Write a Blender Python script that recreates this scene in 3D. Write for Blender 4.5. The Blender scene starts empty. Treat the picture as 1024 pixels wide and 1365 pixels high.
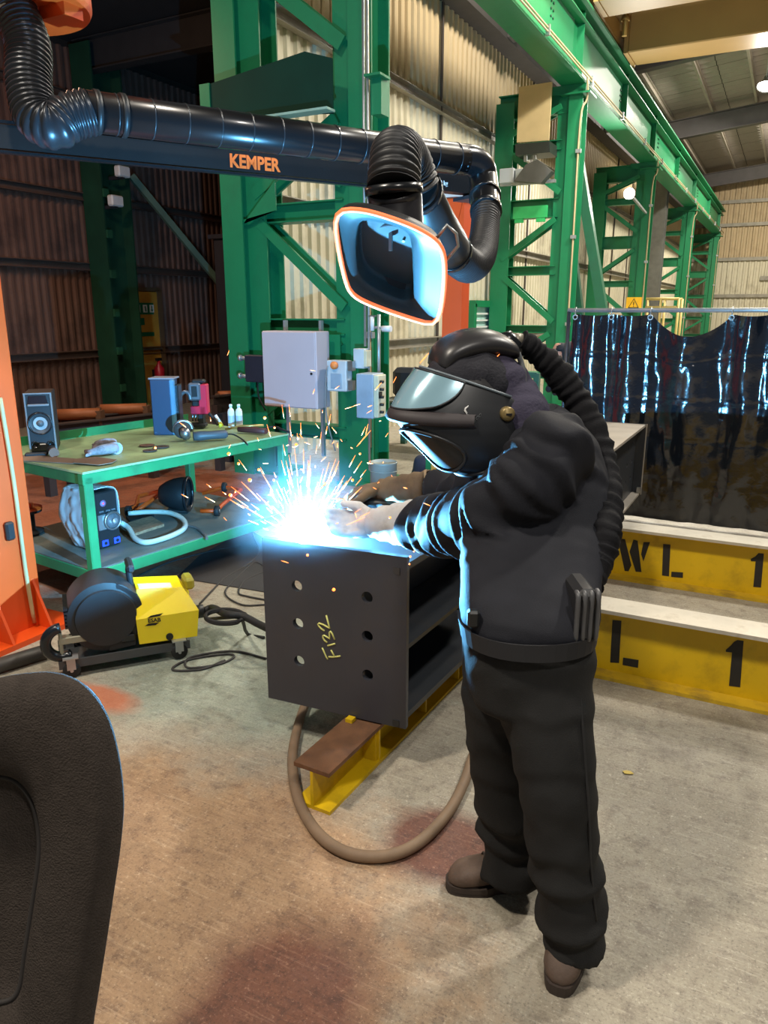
import bpy, bmesh, math, random
from mathutils import Vector as V, Matrix, noise

sc = bpy.context.scene
COL = sc.collection
random.seed(7)

# ------------------------------------------------------------------ camera
CAM_H, F_PX, YAW, PITCH = 1.72, 1000.0, math.radians(27.68), math.radians(14.96)
FWD = V((-math.sin(YAW) * math.cos(PITCH), math.cos(YAW) * math.cos(PITCH), -math.sin(PITCH)))
RT = V((math.cos(YAW), math.sin(YAW), 0))
UP = RT.cross(FWD)
AWAY = V((-math.sin(YAW), math.cos(YAW), 0))
CAM = V((0, 0, CAM_H))
cd = bpy.data.cameras.new('camera')
cam = bpy.data.objects.new('camera', cd)
COL.objects.link(cam)
cam.matrix_world = Matrix(((RT.x, UP.x, -FWD.x, 0), (RT.y, UP.y, -FWD.y, 0), (RT.z, UP.z, -FWD.z, CAM_H), (0, 0, 0, 1)))
cd.sensor_fit = 'VERTICAL'
cd.sensor_height = 24.0
cd.lens = 24.0 * F_PX / 1365.0
cd.clip_start, cd.clip_end = 0.05, 200
sc.camera = cam

# ------------------------------------------------------------------ world, lamps, exposure
w = bpy.data.worlds.new('world')
sc.world = w
w.use_nodes = True
w.node_tree.nodes['Background'].inputs[0].default_value = (0.62, 0.66, 0.70, 1)
w.node_tree.nodes['Background'].inputs[1].default_value = 0.16
sc.view_settings.view_transform = 'Standard'
sc.view_settings.look = 'None'
sc.view_settings.exposure = 0.0
sc.view_settings.gamma = 1.0
sc.view_settings.use_curve_mapping = False

def area_lamp(name, loc, target, size, watts, col):
    d = bpy.data.lights.new(name, 'AREA')
    d.shape = 'DISK'
    d.size = size
    d.energy = watts
    d.color = col
    o = bpy.data.objects.new(name, d)
    COL.objects.link(o)
    o.location = loc
    o.rotation_euler = (V(target) - V(loc)).to_track_quat('-Z', 'Y').to_euler()
    return o

# high bay lamps of the hall, hung under the roof (those out of the picture), plus two added wall fills
area_lamp('high_bay_or_fill_lamp', (-3.2, -0.8, 7.6), (-2.9, 0.2, 0), 0.7, 430, (1.0, 0.90, 0.76))
area_lamp('high_bay_or_fill_lamp', (2.6, -1.5, 7.9), (1.2, 2.0, 0), 0.7, 270, (1.0, 0.94, 0.86))
area_lamp('high_bay_or_fill_lamp', (2.2, 7.0, 8.2), (1.0, 7.0, 0), 0.7, 480, (1.0, 0.95, 0.86))
area_lamp('high_bay_or_fill_lamp', (0.5, 12.0, 7.6), (-1.5, 14.0, 1), 0.7, 700, (1.0, 0.93, 0.80))
area_lamp('high_bay_or_fill_lamp', (0.5, 24.0, 8.2), (-1.5, 24.0, 1), 0.7, 950, (1.0, 0.93, 0.80))
area_lamp('high_bay_or_fill_lamp', (0.5, 34.0, 8.2), (-1.0, 36.0, 2), 0.7, 1300, (1.0, 0.92, 0.78))
area_lamp('high_bay_or_fill_lamp', (-2.5, 11.5, 8.0), (-4.2, 11.5, 3), 0.6, 330, (1.0, 0.93, 0.80))  # added fill light for the upper cladding, not a known hall lamp
area_lamp('high_bay_or_fill_lamp', (-2.5, 27.0, 8.0), (-4.2, 27.0, 3), 0.6, 420, (1.0, 0.93, 0.80))  # second added fill, farther along the same wall
# sodium lamp of the side bay behind the bench
area_lamp('side_bay_lamp', (-7.6, 5.2, 5.0), (-7.4, 7.5, 0), 0.4, 75, (1.0, 0.60, 0.38))

# the welding arc
ARC = V((-1.585, 2.35, 0.850))
d = bpy.data.lights.new('welding_arc_light', 'POINT')
d.energy = 840
d.color = (0.14, 0.52, 0.95)
d.shadow_soft_size = 0.010
o = bpy.data.objects.new('welding_arc_light', d)
COL.objects.link(o)
o.location = ARC + V((0, 0, 0.020))

# ------------------------------------------------------------------ placing helpers
def ray(px, py):
    return FWD + RT * ((px - 512) / F_PX) - UP * ((py - 682.5) / F_PX)
def onz(px, py, z):
    r = ray(px, py); return CAM + r * ((z - CAM_H) / r.z)
def onx(px, py, x):
    r = ray(px, py); return CAM + r * (x / r.x)
def ony(px, py, y):
    r = ray(px, py); return CAM + r * (y / r.y)
def atd(px, py, dep):
    return CAM + ray(px, py) * dep
def onplane(px, py, p0, n):
    r = ray(px, py); return CAM + r * ((p0 - CAM).dot(n) / r.dot(n))

# ------------------------------------------------------------------ materials
def lin(c):
    return tuple(((x / 255) / 12.92 if x / 255 <= 0.04045 else (((x / 255) + 0.055) / 1.055) ** 2.4) for x in c)
MATS = {}
def M(name, rgb, rough=0.5, metal=0.0, var=0.12, scale=6.0, bump=0.0, bscale=40.0, coat=0.0, spec=0.5, stain=None, stain_amt=0.5, stain_scale=3.0):
    if name in MATS: return MATS[name]
    m = bpy.data.materials.new(name)
    m.use_nodes = True
    nt = m.node_tree
    b = nt.nodes['Principled BSDF']
    c = lin(rgb)
    tc = nt.nodes.new('ShaderNodeTexCoord')
    nz = nt.nodes.new('ShaderNodeTexNoise')
    nz.inputs['Scale'].default_value = scale
    nz.inputs['Detail'].default_value = 5
    nt.links.new(tc.outputs['Object'], nz.inputs['Vector'])
    rp = nt.nodes.new('ShaderNodeValToRGB')
    rp.color_ramp.elements[0].position = 0.3
    rp.color_ramp.elements[1].position = 0.7
    rp.color_ramp.elements[0].color = tuple(x * (1 - var) for x in c) + (1,)
    rp.color_ramp.elements[1].color = tuple(min(1, x * (1 + var)) for x in c) + (1,)
    nt.links.new(nz.outputs['Fac'], rp.inputs['Fac'])
    outc = rp.outputs['Color']
    if stain:
        n2 = nt.nodes.new('ShaderNodeTexNoise')
        n2.inputs['Scale'].default_value = stain_scale
        n2.inputs['Detail'].default_value = 8
        n2.inputs['Roughness'].default_value = 0.65
        nt.links.new(tc.outputs['Object'], n2.inputs['Vector'])
        r2 = nt.nodes.new('ShaderNodeMapRange')
        r2.inputs['From Min'].default_value = 0.5
        r2.inputs['From Max'].default_value = 0.72
        r2.inputs['To Max'].default_value = stain_amt
        nt.links.new(n2.outputs['Fac'], r2.inputs['Value'])
        mx = nt.nodes.new('ShaderNodeMix')
        mx.data_type = 'RGBA'
        nt.links.new(r2.outputs['Result'], mx.inputs['Factor'])
        nt.links.new(outc, mx.inputs[6])
        mx.inputs[7].default_value = lin(stain) + (1,)
        outc = mx.outputs[2]
    nt.links.new(outc, b.inputs['Base Color'])
    b.inputs['Roughness'].default_value = rough
    b.inputs['Metallic'].default_value = metal
    b.inputs['Specular IOR Level'].default_value = spec
    if coat:
        b.inputs['Coat Weight'].default_value = coat
        b.inputs['Coat Roughness'].default_value = 0.12
    if bump:
        n3 = nt.nodes.new('ShaderNodeTexNoise')
        n3.inputs['Scale'].default_value = bscale
        n3.inputs['Detail'].default_value = 4
        nt.links.new(tc.outputs['Object'], n3.inputs['Vector'])
        bp = nt.nodes.new('ShaderNodeBump')
        bp.inputs['Strength'].default_value = bump
        bp.inputs['Distance'].default_value = 0.01
        nt.links.new(n3.outputs['Fac'], bp.inputs['Height'])
        nt.links.new(bp.outputs['Normal'], b.inputs['Normal'])
    MATS[name] = m
    return m
def EM(name, rgb, strength):
    if name in MATS: return MATS[name]
    m = bpy.data.materials.new(name)
    m.use_nodes = True
    b = m.node_tree.nodes['Principled BSDF']
    b.inputs['Base Color'].default_value = lin(rgb) + (1,)
    b.inputs['Emission Color'].default_value = lin(rgb) + (1,)
    b.inputs['Emission Strength'].default_value = strength
    MATS[name] = m
    return m

# ------------------------------------------------------------------ mesh builder
def cat(pts, n=6):
    pts = [V(p) for p in pts]
    out = []
    for i in range(len(pts) - 1):
        p0 = pts[i - 1] if i else pts[0] * 2 - pts[1]
        p1, p2 = pts[i], pts[i + 1]
        p3 = pts[i + 2] if i + 2 < len(pts) else p2 * 2 - p1
        for k in range(n):
            t = k / n
            out.append(0.5 * ((2 * p1) + (p2 - p0) * t + (2 * p0 - 5 * p1 + 4 * p2 - p3) * t * t + (3 * p1 - p0 - 3 * p2 + p3) * t ** 3))
    out.append(pts[-1])
    return out

OFF = {}
class MB:
    def __init__(s):
        s.v, s.f, s.sm = [], [], []
    def add(s, vs, fs, smooth=False):
        k = len(s.v)
        s.v += [V(p) for p in vs]
        s.f += [tuple(i + k for i in f) for f in fs]
        s.sm += [smooth] * len(fs)
        return s
    def box(s, c, size, R=None, bev=0.0):
        hx, hy, hz = size[0] / 2, size[1] / 2, size[2] / 2
        c = V(c)
        T = (lambda p: c + (R @ V(p))) if R is not None else (lambda p: c + V(p))
        if not bev:
            vs = [T((x * hx, y * hy, z * hz)) for x in (-1, 1) for y in (-1, 1) for z in (-1, 1)]
            return s.add(vs, [(0, 1, 3, 2), (4, 6, 7, 5), (0, 4, 5, 1), (2, 3, 7, 6), (0, 2, 6, 4), (1, 5, 7, 3)])
        b = min(bev, hx * .95, hy * .95, hz * .95)
        vs, idx = [], {}
        for x in (-1, 1):
            for y in (-1, 1):
                for z in (-1, 1):
                    for a in range(3):
                        q = [x * (hx - b), y * (hy - b), z * (hz - b)]
                        q[a] = (x * hx, y * hy, z * hz)[a]
                        idx[(x, y, z, a)] = len(vs)
                        vs.append(T(q))
        fs = []
        for a in range(3):
            o1, o2 = [i for i in range(3) if i != a]
            for sg in (-1, 1):
                q = []
                for u, v in ((-1, -1), (1, -1), (1, 1), (-1, 1)):
                    k = [0, 0, 0]; k[a] = sg; k[o1] = u; k[o2] = v
                    q.append(idx[(*k, a)])
                fs.append(tuple(q))
        for a in range(3):           # edges parallel to axis a
            o1, o2 = [i for i in range(3) if i != a]
            for u in (-1, 1):
                for v in (-1, 1):
                    q = []
                    for sg, ax in ((-1, o1), (-1, o2), (1, o2), (1, o1)):
                        k = [0, 0, 0]; k[a] = sg; k[o1] = u; k[o2] = v
                        q.append(idx[(*k, ax)])
                    fs.append(tuple(q))
        for x in (-1, 1):
            for y in (-1, 1):
                for z in (-1, 1):
                    fs.append(tuple(idx[(x, y, z, a)] for a in range(3)))
        return s.add(vs, fs)
    def sweep(s, p, q, prof, up=(0, 0, 1), smooth=False):
        p, q = V(p), V(q)
        d = (q - p).normalized()
        up = V(up)
        if abs(d.dot(up)) > .98: up = V((0, 1, 0)) if abs(d.y) < .9 else V((1, 0, 0))
        side = d.cross(up).normalized()
        u = side.cross(d)
        n = len(prof)
        vs = [e + side * a + u * b for e in (p, q) for a, b in prof]
        fs = [(i, (i + 1) % n, n + (i + 1) % n, n + i) for i in range(n)]
        fs += [tuple(range(n)), tuple(range(n, 2 * n))]
        return s.add(vs, fs, smooth)
    def bar(s, p, q, w, h, up=(0, 0, 1)):
        return s.sweep(p, q, [(-w / 2, -h / 2), (w / 2, -h / 2), (w / 2, h / 2), (-w / 2, h / 2)], up)
    def ibeam(s, p, q, w, h, tf=.014, tw=.010, up=(0, 0, 1)):
        a, b, t = w / 2, h / 2, tw / 2
        return s.sweep(p, q, [(-a, -b), (a, -b), (a, -b + tf), (t, -b + tf), (t, b - tf), (a, b - tf), (a, b), (-a, b), (-a, b - tf), (-t, b - tf), (-t, -b + tf), (-a, -b + tf)], up)
    def angle(s, p, q, w, h, t=.012, up=(0, 0, 1)):
        return s.sweep(p, q, [(0, 0), (w, 0), (w, t), (t, t), (t, h), (0, h)], up)
    def channel(s, p, q, w, h, t=.010, up=(0, 0, 1)):
        return s.sweep(p, q, [(0, -h / 2), (w, -h / 2), (w, -h / 2 + t), (t, -h / 2 + t), (t, h / 2 - t), (w, h / 2 - t), (w, h / 2), (0, h / 2)], up)
    def tube(s, pts, r, n=10, cap=True, smooth=True):
        pts = [V(p) for p in pts]
        m = len(pts)
        rs = r if isinstance(r, (list, tuple)) else [r] * m
        t = [(pts[min(i + 1, m - 1)] - pts[max(i - 1, 0)]).normalized() for i in range(m)]
        ref = V((0, 0, 1)) if abs(t[0].z) < .9 else V((1, 0, 0))
        u = t[0].cross(ref).normalized()
        vs, fs = [], []
        for i in range(m):
            if i: u = (u - t[i] * u.dot(t[i])).normalized()
            w2 = t[i].cross(u)
            for k in range(n):
                a = 2 * math.pi * k / n
                vs.append(pts[i] + (u * math.cos(a) + w2 * math.sin(a)) * rs[i])
        for i in range(m - 1):
            for k in range(n):
                fs.append((i * n + k, i * n + (k + 1) % n, (i + 1) * n + (k + 1) % n, (i + 1) * n + k))
        s.add(vs, fs, smooth)
        if cap:
            k0 = len(s.v) - m * n
            s.f += [tuple(range(k0, k0 + n)), tuple(range(k0 + (m - 1) * n, k0 + m * n))]
            s.sm += [False, False]
        return s
    def cyl(s, p, q, r, n=16, r2=None):
        return s.tube([p, q], [r, r if r2 is None else r2], n)
    def capsule(s, chain, n=12):
        pts, rs = [V(c[0]) for c in chain], [c[1] for c in chain]
        d0 = (pts[0] - pts[1]).normalized(); d1 = (pts[-1] - pts[-2]).normalized()
        P = [pts[0] + d0 * rs[0] * .95, pts[0] + d0 * rs[0] * .7] + pts + [pts[-1] + d1 * rs[-1] * .7, pts[-1] + d1 * rs[-1] * .95]
        R = [rs[0] * .3, rs[0] * .72] + rs + [rs[-1] * .72, rs[-1] * .3]
        return s.tube(P, R, n)
    def loft(s, rings, close=True, cap=True, smooth=True):
        n = len(rings[0]); vs = [p for r in rings for p in r]; fs = []
        for i in range(len(rings) - 1):
            for k in range(n if close else n - 1):
                fs.append((i * n + k, i * n + (k + 1) % n, (i + 1) * n + (k + 1) % n, (i + 1) * n + k))
        if cap:
            fs.append(tuple(range(n))); fs.append(tuple(range((len(rings) - 1) * n, len(rings) * n)))
        return s.add(vs, fs, smooth)
    def lathe(s, prof, o, axis=(0, 0, 1), n=20, smooth=True, cap=True):
        o, ax = V(o), V(axis).normalized()
        u = ax.orthogonal().normalized(); w2 = ax.cross(u)
        rings = [[o + ax * h + (u * math.cos(2 * math.pi * k / n) + w2 * math.sin(2 * math.pi * k / n)) * r for k in range(n)] for r, h in prof]
        return s.loft(rings, True, cap, smooth)
    def prism(s, poly, ext):
        n = len(poly); poly = [V(p) for p in poly]; ext = V(ext)
        vs = poly + [p + ext for p in poly]
        fs = [tuple(range(n)), tuple(range(n, 2 * n))] + [(i, (i + 1) % n, n + (i + 1) % n, n + i) for i in range(n)]
        return s.add(vs, fs)
    def mesh(s, name, off=(0, 0, 0), recalc=True):
        me = bpy.data.meshes.new(name)
        off = V(off)
        me.from_pydata([p - off for p in s.v], [], s.f)
        if recalc:
            bm = bmesh.new(); bm.from_mesh(me)
            bmesh.ops.recalc_face_normals(bm, faces=bm.faces)
            bm.to_mesh(me); bm.free()
        me.polygons.foreach_set('use_smooth', s.sm)
        return me

def link(o):
    COL.objects.link(o); return o
def tag(o, label=None, cat_=None, group=None, kind=None):
    if label: o['label'] = label
    if cat_: o['category'] = cat_
    if group: o['group'] = group
    if kind: o['kind'] = kind
    return o
def thing(name, label, cat_, loc, group=None):
    o = link(bpy.data.objects.new(name, None))
    o.location = loc
    o.empty_display_size = 0.1
    OFF[o] = V(loc)
    return tag(o, label, cat_, group)
def part(name, mb, mat, parent, label=None, kind=None):
    off = OFF[parent]
    me = mb if isinstance(mb, bpy.types.Mesh) else mb.mesh(name, off)
    if mat is not None:
        me.materials.clear(); me.materials.append(mat)
    o = link(bpy.data.objects.new(name, me))
    o.parent = parent
    OFF[o] = off
    return tag(o, label, None, None, kind)
def solo(name, mb, mat, label, cat_, loc, group=None, kind=None):
    me = mb.mesh(name, loc)
    me.materials.append(mat)
    o = link(bpy.data.objects.new(name, me))
    o.location = loc
    OFF[o] = V(loc)
    return tag(o, label, cat_, group, kind)
def struct(name, mb, mat, parent=None):
    me = mb.mesh(name); me.materials.append(mat)
    o = link(bpy.data.objects.new(name, me))
    OFF[o] = V((0, 0, 0))
    if parent: o.parent = parent
    else: o['kind'] = 'structure'
    return o
def copy_tree(o, parent=None):
    c = link(o.copy())
    if parent is not None: c.parent = parent
    OFF[c] = OFF[o]
    for ch in [x for x in o.children]:
        copy_tree(ch, c)
    return c
def text_mb(body, o, xd, yd, width, height, ext=0.001, bold=0.0):
    """lettering as a mesh on the plane (o; xd, yd), fitted to width x height"""
    c = bpy.data.curves.new('lettering', 'FONT')
    c.body = body; c.size = 1; c.extrude = 0.01; c.offset = bold; c.resolution_u = 3
    t = bpy.data.objects.new('lettering', c)
    COL.objects.link(t)
    bpy.context.view_layer.update()
    me = bpy.data.meshes.new_from_object(t.evaluated_get(bpy.context.evaluated_depsgraph_get()))
    xs = [v.co.x for v in me.vertices]; ys = [v.co.y for v in me.vertices]
    kx, ky = width / (max(xs) - min(xs)), height / (max(ys) - min(ys))
    x0, y0 = min(xs), min(ys)
    xd, yd = V(xd).normalized(), V(yd).normalized(); zd = xd.cross(yd)
    mb = MB()
    mb.add([V(o) + xd * ((v.co.x - x0) * kx) + yd * ((v.co.y - y0) * ky) + zd * (v.co.z * ext / .01) for v in me.vertices], [tuple(p.vertices) for p in me.polygons])
    bpy.data.objects.remove(t); bpy.data.meshes.remove(me); bpy.data.curves.remove(c)
    return mb
def holed_plate(mb, o, U, W, n, uc, vc, holes, r, t):
    """plate in the plane (o; U, W) cut by the grid lines uc, vc; holes = {(i, j): (u, v)}; thickness t along -n"""
    o, U, W, n = V(o), V(U), V(W), V(n)
    P = lambda u, v, k: o + U * u + W * v - n * (t * k)
    for i in range(len(uc) - 1):
        for j in range(len(vc) - 1):
            u0, u1, v0, v1 = uc[i], uc[i + 1], vc[j], vc[j + 1]
            if (i, j) not in holes:
                for k in (0, 1): mb.add([P(u0, v0, k), P(u1, v0, k), P(u1, v1, k), P(u0, v1, k)], [(0, 1, 2, 3)])
                continue
            hu, hv = holes[(i, j)]
            m = 24; ring, sq = [], []
            for a in range(m):
                th = 2 * math.pi * a / m
                c, s_ = math.cos(th), math.sin(th)
                ring.append((hu + r * c, hv + r * s_))
                k = min([x for x in ((u1 - hu) / c if c > 1e-6 else (u0 - hu) / c if c < -1e-6 else 1e9, (v1 - hv) / s_ if s_ > 1e-6 else (v0 - hv) / s_ if s_ < -1e-6 else 1e9)])
                sq.append((hu + k * c, hv + k * s_))
            corners = [(u0, v0), (u1, v0), (u1, v1), (u0, v1)]
            for cu, cv in corners:      # snap the nearest square point to each corner
                a = min(range(m), key=lambda q: (sq[q][0] - cu) ** 2 + (sq[q][1] - cv) ** 2)
                sq[a] = (cu, cv)
            for k in (0, 1):
                mb.add([P(*q, k) for q in ring] + [P(*q, k) for q in sq], [(a, (a + 1) % m, m + (a + 1) % m, m + a) for a in range(m)])
            mb.add([P(*q, 0) for q in ring] + [P(*q, 1) for q in ring], [(a, (a + 1) % m, m + (a + 1) % m, m + a) for a in range(m)], True)
    u0, u1, v0, v1 = uc[0], uc[-1], vc[0], vc[-1]
    c = [(u0, v0), (u1, v0), (u1, v1), (u0, v1)]
    for a in range(4):
        mb.add([P(*c[a], 0), P(*c[(a + 1) % 4], 0), P(*c[(a + 1) % 4], 1), P(*c[a], 1)], [(0, 1, 2, 3)])
    return mb
def ribbed(mb, pts, r, pitch=.014, depth=.006, n=16):
    """hose with ribs along a smooth path; r is one radius or (first, last)"""
    L = [0]
    for a, b in zip(pts, pts[1:]): L.append(L[-1] + (b - a).length)
    N_ = max(8, int(L[-1] / (pitch / 6))); out, rs = [], []
    r0, r1 = r if isinstance(r, tuple) else (r, r)
    k = 0
    for i in range(N_ + 1):
        s_ = L[-1] * i / N_
        while k < len(L) - 2 and L[k + 1] < s_: k += 1
        f = (s_ - L[k]) / max(1e-9, L[k + 1] - L[k])
        out.append(pts[k].lerp(pts[k + 1], f)); rs.append(r0 + (r1 - r0) * i / N_ - depth * (.5 - .5 * math.cos(math.pi * i / 3)) ** 1.5)
    return mb.tube(out, rs, n)
def remesh(mb, voxel, smooth=6, factor=0.5):
    me = mb.mesh('tmp')
    o = link(bpy.data.objects.new('tmp', me))
    m = o.modifiers.new('r', 'REMESH'); m.mode = 'VOXEL'; m.voxel_size = voxel
    if smooth:
        s = o.modifiers.new('s', 'SMOOTH'); s.iterations = smooth; s.factor = factor
    bpy.context.view_layer.update()
    r = bpy.data.meshes.new_from_object(o.evaluated_get(bpy.context.evaluated_depsgraph_get()))
    bpy.data.objects.remove(o); bpy.data.meshes.remove(me)
    r.polygons.foreach_set('use_smooth', [True] * len(r.polygons))
    return r
def shift(me, off):
    me.transform(Matrix.Translation(-V(off))); return me
def rotz(a):
    return Matrix.Rotation(a, 3, 'Z')

# shared materials
green = M('green_paint', (22, 122, 76), 0.45, 0, .10, 3, stain=(30, 70, 50), stain_amt=.35)
green_d = M('green_paint_old', (30, 92, 62), 0.5, 0, .15, 3, stain=(35, 50, 40), stain_amt=.5)
yellow = M('yellow_paint', (214, 176, 14), 0.45, 0, .08, 4, stain=(120, 95, 20), stain_amt=.4, stain_scale=6)
crane_y = M('crane_yellow', (176, 142, 84), 0.5, 0, .06, 1.5)
orange = M('orange_paint', (214, 76, 18), 0.45, 0, .06, 4)
black = M('black_plastic', (28, 29, 31), 0.45, 0, .1, 8)
black_g = M('black_gloss', (22, 24, 27), 0.25, 0, .1, 8)
rubber = M('black_rubber', (24, 24, 24), 0.7, 0, .1, 8)
steel = M('bare_steel', (170, 170, 168), 0.35, .9, .15, 12)
dsteel = M('mill_scale_steel', (62, 64, 70), 0.42, .45, .18, 5, stain=(84, 66, 52), stain_amt=.35, stain_scale=4)
galv = M('galvanised', (178, 182, 182), 0.4, .7, .1, 10)
grey_box = M('grey_enamel', (176, 182, 184), 0.4, 0, .04, 3)
white_p = M('white_plastic', (226, 226, 224), 0.4, 0, .04, 5)
rust = M('rusted_plate', (120, 84, 58), 0.65, .3, .25, 9, stain=(70, 48, 36), stain_amt=.7, stain_scale=7)

# ================================================================== THE SETTING
# floor: oily, dusty workshop concrete with worn paint and red oxide, some of it darkened as shade
def floor_material():
    m = bpy.data.materials.new('workshop_concrete'); m.use_nodes = True
    nt = m.node_tree; b = nt.nodes['Principled BSDF']
    N = nt.nodes.new; L = nt.links.new
    tc = N('ShaderNodeTexCoord')
    def noise_(scale, detail=6, rough=.6, dist=0.0, vec=None):
        n = N('ShaderNodeTexNoise'); n.inputs['Scale'].default_value = scale; n.inputs['Detail'].default_value = detail
        n.inputs['Roughness'].default_value = rough; n.inputs['Distortion'].default_value = dist
        L(vec or tc.outputs['Object'], n.inputs['Vector']); return n.outputs['Fac']
    def rng(src, a, c, d=0.0, e=1.0):
        r = N('ShaderNodeMapRange'); r.inputs['From Min'].default_value = a; r.inputs['From Max'].default_value = c
        r.inputs['To Min'].default_value = d; r.inputs['To Max'].default_value = e
        L(src, r.inputs['Value']); return r.outputs['Result']
    def mix(f, a, c):
        x = N('ShaderNodeMix'); x.data_type = 'RGBA'
        if isinstance(f, float): x.inputs['Factor'].default_value = f
        else: L(f, x.inputs['Factor'])
        for k, q in ((6, a), (7, c)):
            if isinstance(q, tuple): x.inputs[k].default_value = lin(q) + (1,)
            else: L(q, x.inputs[k])
        return x.outputs[2]
    def math_(op, a, c=None):
        x = N('ShaderNodeMath'); x.operation = op; x.use_clamp = False
        for k, q in enumerate((a, c)):
            if q is None: continue
            if isinstance(q, (int, float)): x.inputs[k].default_value = q
            else: L(q, x.inputs[k])
        return x.outputs[0]
    wob = noise_(3.2, 7, .65)
    def spot(cx, cy, rx, ry, soft=.5, wobble=.9):
        sp = N('ShaderNodeSeparateXYZ'); L(tc.outputs['Object'], sp.inputs[0])
        dx = math_('DIVIDE', math_('SUBTRACT', sp.outputs[0], cx), rx)
        dy = math_('DIVIDE', math_('SUBTRACT', sp.outputs[1], cy), ry)
        dd = math_('SQRT', math_('ADD', math_('MULTIPLY', dx, dx), math_('MULTIPLY', dy, dy)))
        dd = math_('ADD', dd, math_('MULTIPLY', math_('SUBTRACT', wob, .5), wobble))
        return rng(dd, 1.0, 1.0 - soft)
    grain = noise_(130, 3, .6)
    blot = noise_(15, 10, .76)
    fine = noise_(48, 8, .72)
    mpv = N('ShaderNodeMapping'); mpv.inputs['Rotation'].default_value = (0, 0, .75); mpv.inputs['Scale'].default_value = (4, 60, 1)
    L(tc.outputs['Object'], mpv.inputs['Vector'])
    scr = noise_(1.2, 7, .7, .3, mpv.outputs['Vector'])
    def wear(c0, c1, dark, pale):
        c = mix(rng(noise_(2.2, 8, .66), .35, .65), c0, c1)
        c = mix(rng(blot, .50, .64, 0, .75), c, dark)
        c = mix(rng(scr, .56, .68, 0, .55), c, dark)
        c = mix(rng(scr, .44, .36, 0, .35), c, pale)
        c = mix(rng(fine, .55, .66, 0, .6), c, dark)
        c = mix(rng(fine, .41, .34, 0, .75), c, pale)
        c = mix(rng(grain, .56, .70, 0, .55), c, tuple(x * .62 for x in dark))
        return mix(rng(grain, .40, .30, 0, .6), c, pale)
    base = wear((150, 142, 126), (170, 162, 144), (122, 112, 100), (206, 198, 180))
    # worn tan area round the camera and in front of the bench
    tan = wear((182, 150, 116), (166, 134, 104), (122, 96, 78), (218, 192, 160))
    base = mix(spot(-1.55, 1.25, 1.15, 0.95, .35, 1.0), base, tan)
    # grey green worn floor paint further back
    base = mix(spot(-2.15, 2.75, .95, .75, .35, 1.0), base, wear((140, 148, 134), (156, 162, 148), (112, 116, 106), (184, 186, 172)))
    red = wear((118, 72, 54), (100, 62, 50), (72, 46, 40), (168, 126, 104))  # red oxide patches, deepened to carry the shadows lying there
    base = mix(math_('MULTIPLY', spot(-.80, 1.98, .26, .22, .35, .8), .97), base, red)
    base = mix(math_('MULTIPLY', spot(-.95, 1.18, .30, .46, .5, 1.0), .92), base, red)  # foreground patch strengthened as painted shadow over the red oxide
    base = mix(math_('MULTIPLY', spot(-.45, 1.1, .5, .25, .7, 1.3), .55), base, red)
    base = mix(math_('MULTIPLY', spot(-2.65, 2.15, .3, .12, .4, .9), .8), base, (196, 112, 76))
    # red oxide floor under and behind the bench
    base = mix(spot(-5.2, 4.6, 2.6, 2.2, .25, .6), base, wear((160, 92, 62), (136, 80, 56), (104, 62, 46), (190, 130, 96)))
    # dark oil marks
    base = mix(rng(noise_(2.3, 9, .72), .56, .70, 0, .55), base, (88, 76, 68))
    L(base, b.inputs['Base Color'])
    L(rng(noise_(6, 6, .6), .3, .7, .42, .72), b.inputs['Roughness'])
    bp = N('ShaderNodeBump'); bp.inputs['Strength'].default_value = .6; bp.inputs['Distance'].default_value = .006
    L(math_('ADD', noise_(55, 6, .7), math_('MULTIPLY', noise_(9, 6, .6, .8), .8)), bp.inputs['Height'])
    L(bp.outputs['Normal'], b.inputs['Normal'])
    return m
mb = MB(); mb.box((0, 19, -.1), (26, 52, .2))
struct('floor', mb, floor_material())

clad_cream = M('cladding_cream', (206, 198, 172), .55, 0, .06, 2, stain=(120, 108, 84), stain_amt=.55, stain_scale=1.6)
clad_tan = M('cladding_tan', (190, 168, 130), .55, 0, .06, 2, stain=(120, 98, 70), stain_amt=.4, stain_scale=1.6)
clad_brown = M('cladding_brown', (106, 78, 66), .6, 0, .12, 2, stain=(48, 36, 34), stain_amt=.8, stain_scale=1.4)
backing = M('backing_dark', (52, 44, 38), .8)
girt = M('girt_grey', (150, 144, 130), .5, .2, .12, 4, stain=(80, 70, 60), stain_amt=.5)
girt_b = M('girt_brown', (92, 72, 62), .6, 0, .12, 4)

def sheet_mesh(width, height, pitch, depth, name):
    """one trapezoid-profile sheet in the plane x = 0, along y, proud towards +x"""
    mb = MB(); prof = []
    n = round(width / pitch)
    for k in range(n):
        y = k * pitch
        prof += [(0, y), (0, y + pitch * .42), (depth, y + pitch * .55), (depth, y + pitch * .87)]
    prof += [(0, width - .004)]
    for x, y in prof: mb.v += [V((x, y, 0)), V((x, y, height))]
    for i in range(len(prof) - 1):
        mb.f.append((2 * i, 2 * i + 2, 2 * i + 3, 2 * i + 1)); mb.sm.append(False)
    me = mb.mesh(name, recalc=False)
    return me
def clad(parent, rows, along, place, rot, width, pitch, depth, mats):
    """rows of single sheets; place(s, z) gives the foot of a sheet"""
    for (z0, z1), mat in zip(rows, mats):
        me = sheet_mesh(width, z1 - z0 - .012, pitch, depth, 'cladding_sheet')
        me.materials.append(mat)
        for s in along:
            o = link(bpy.data.objects.new('cladding_sheet', me))
            o.location = place(s, z0); o.rotation_euler = (0, 0, rot); o.parent = parent

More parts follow.
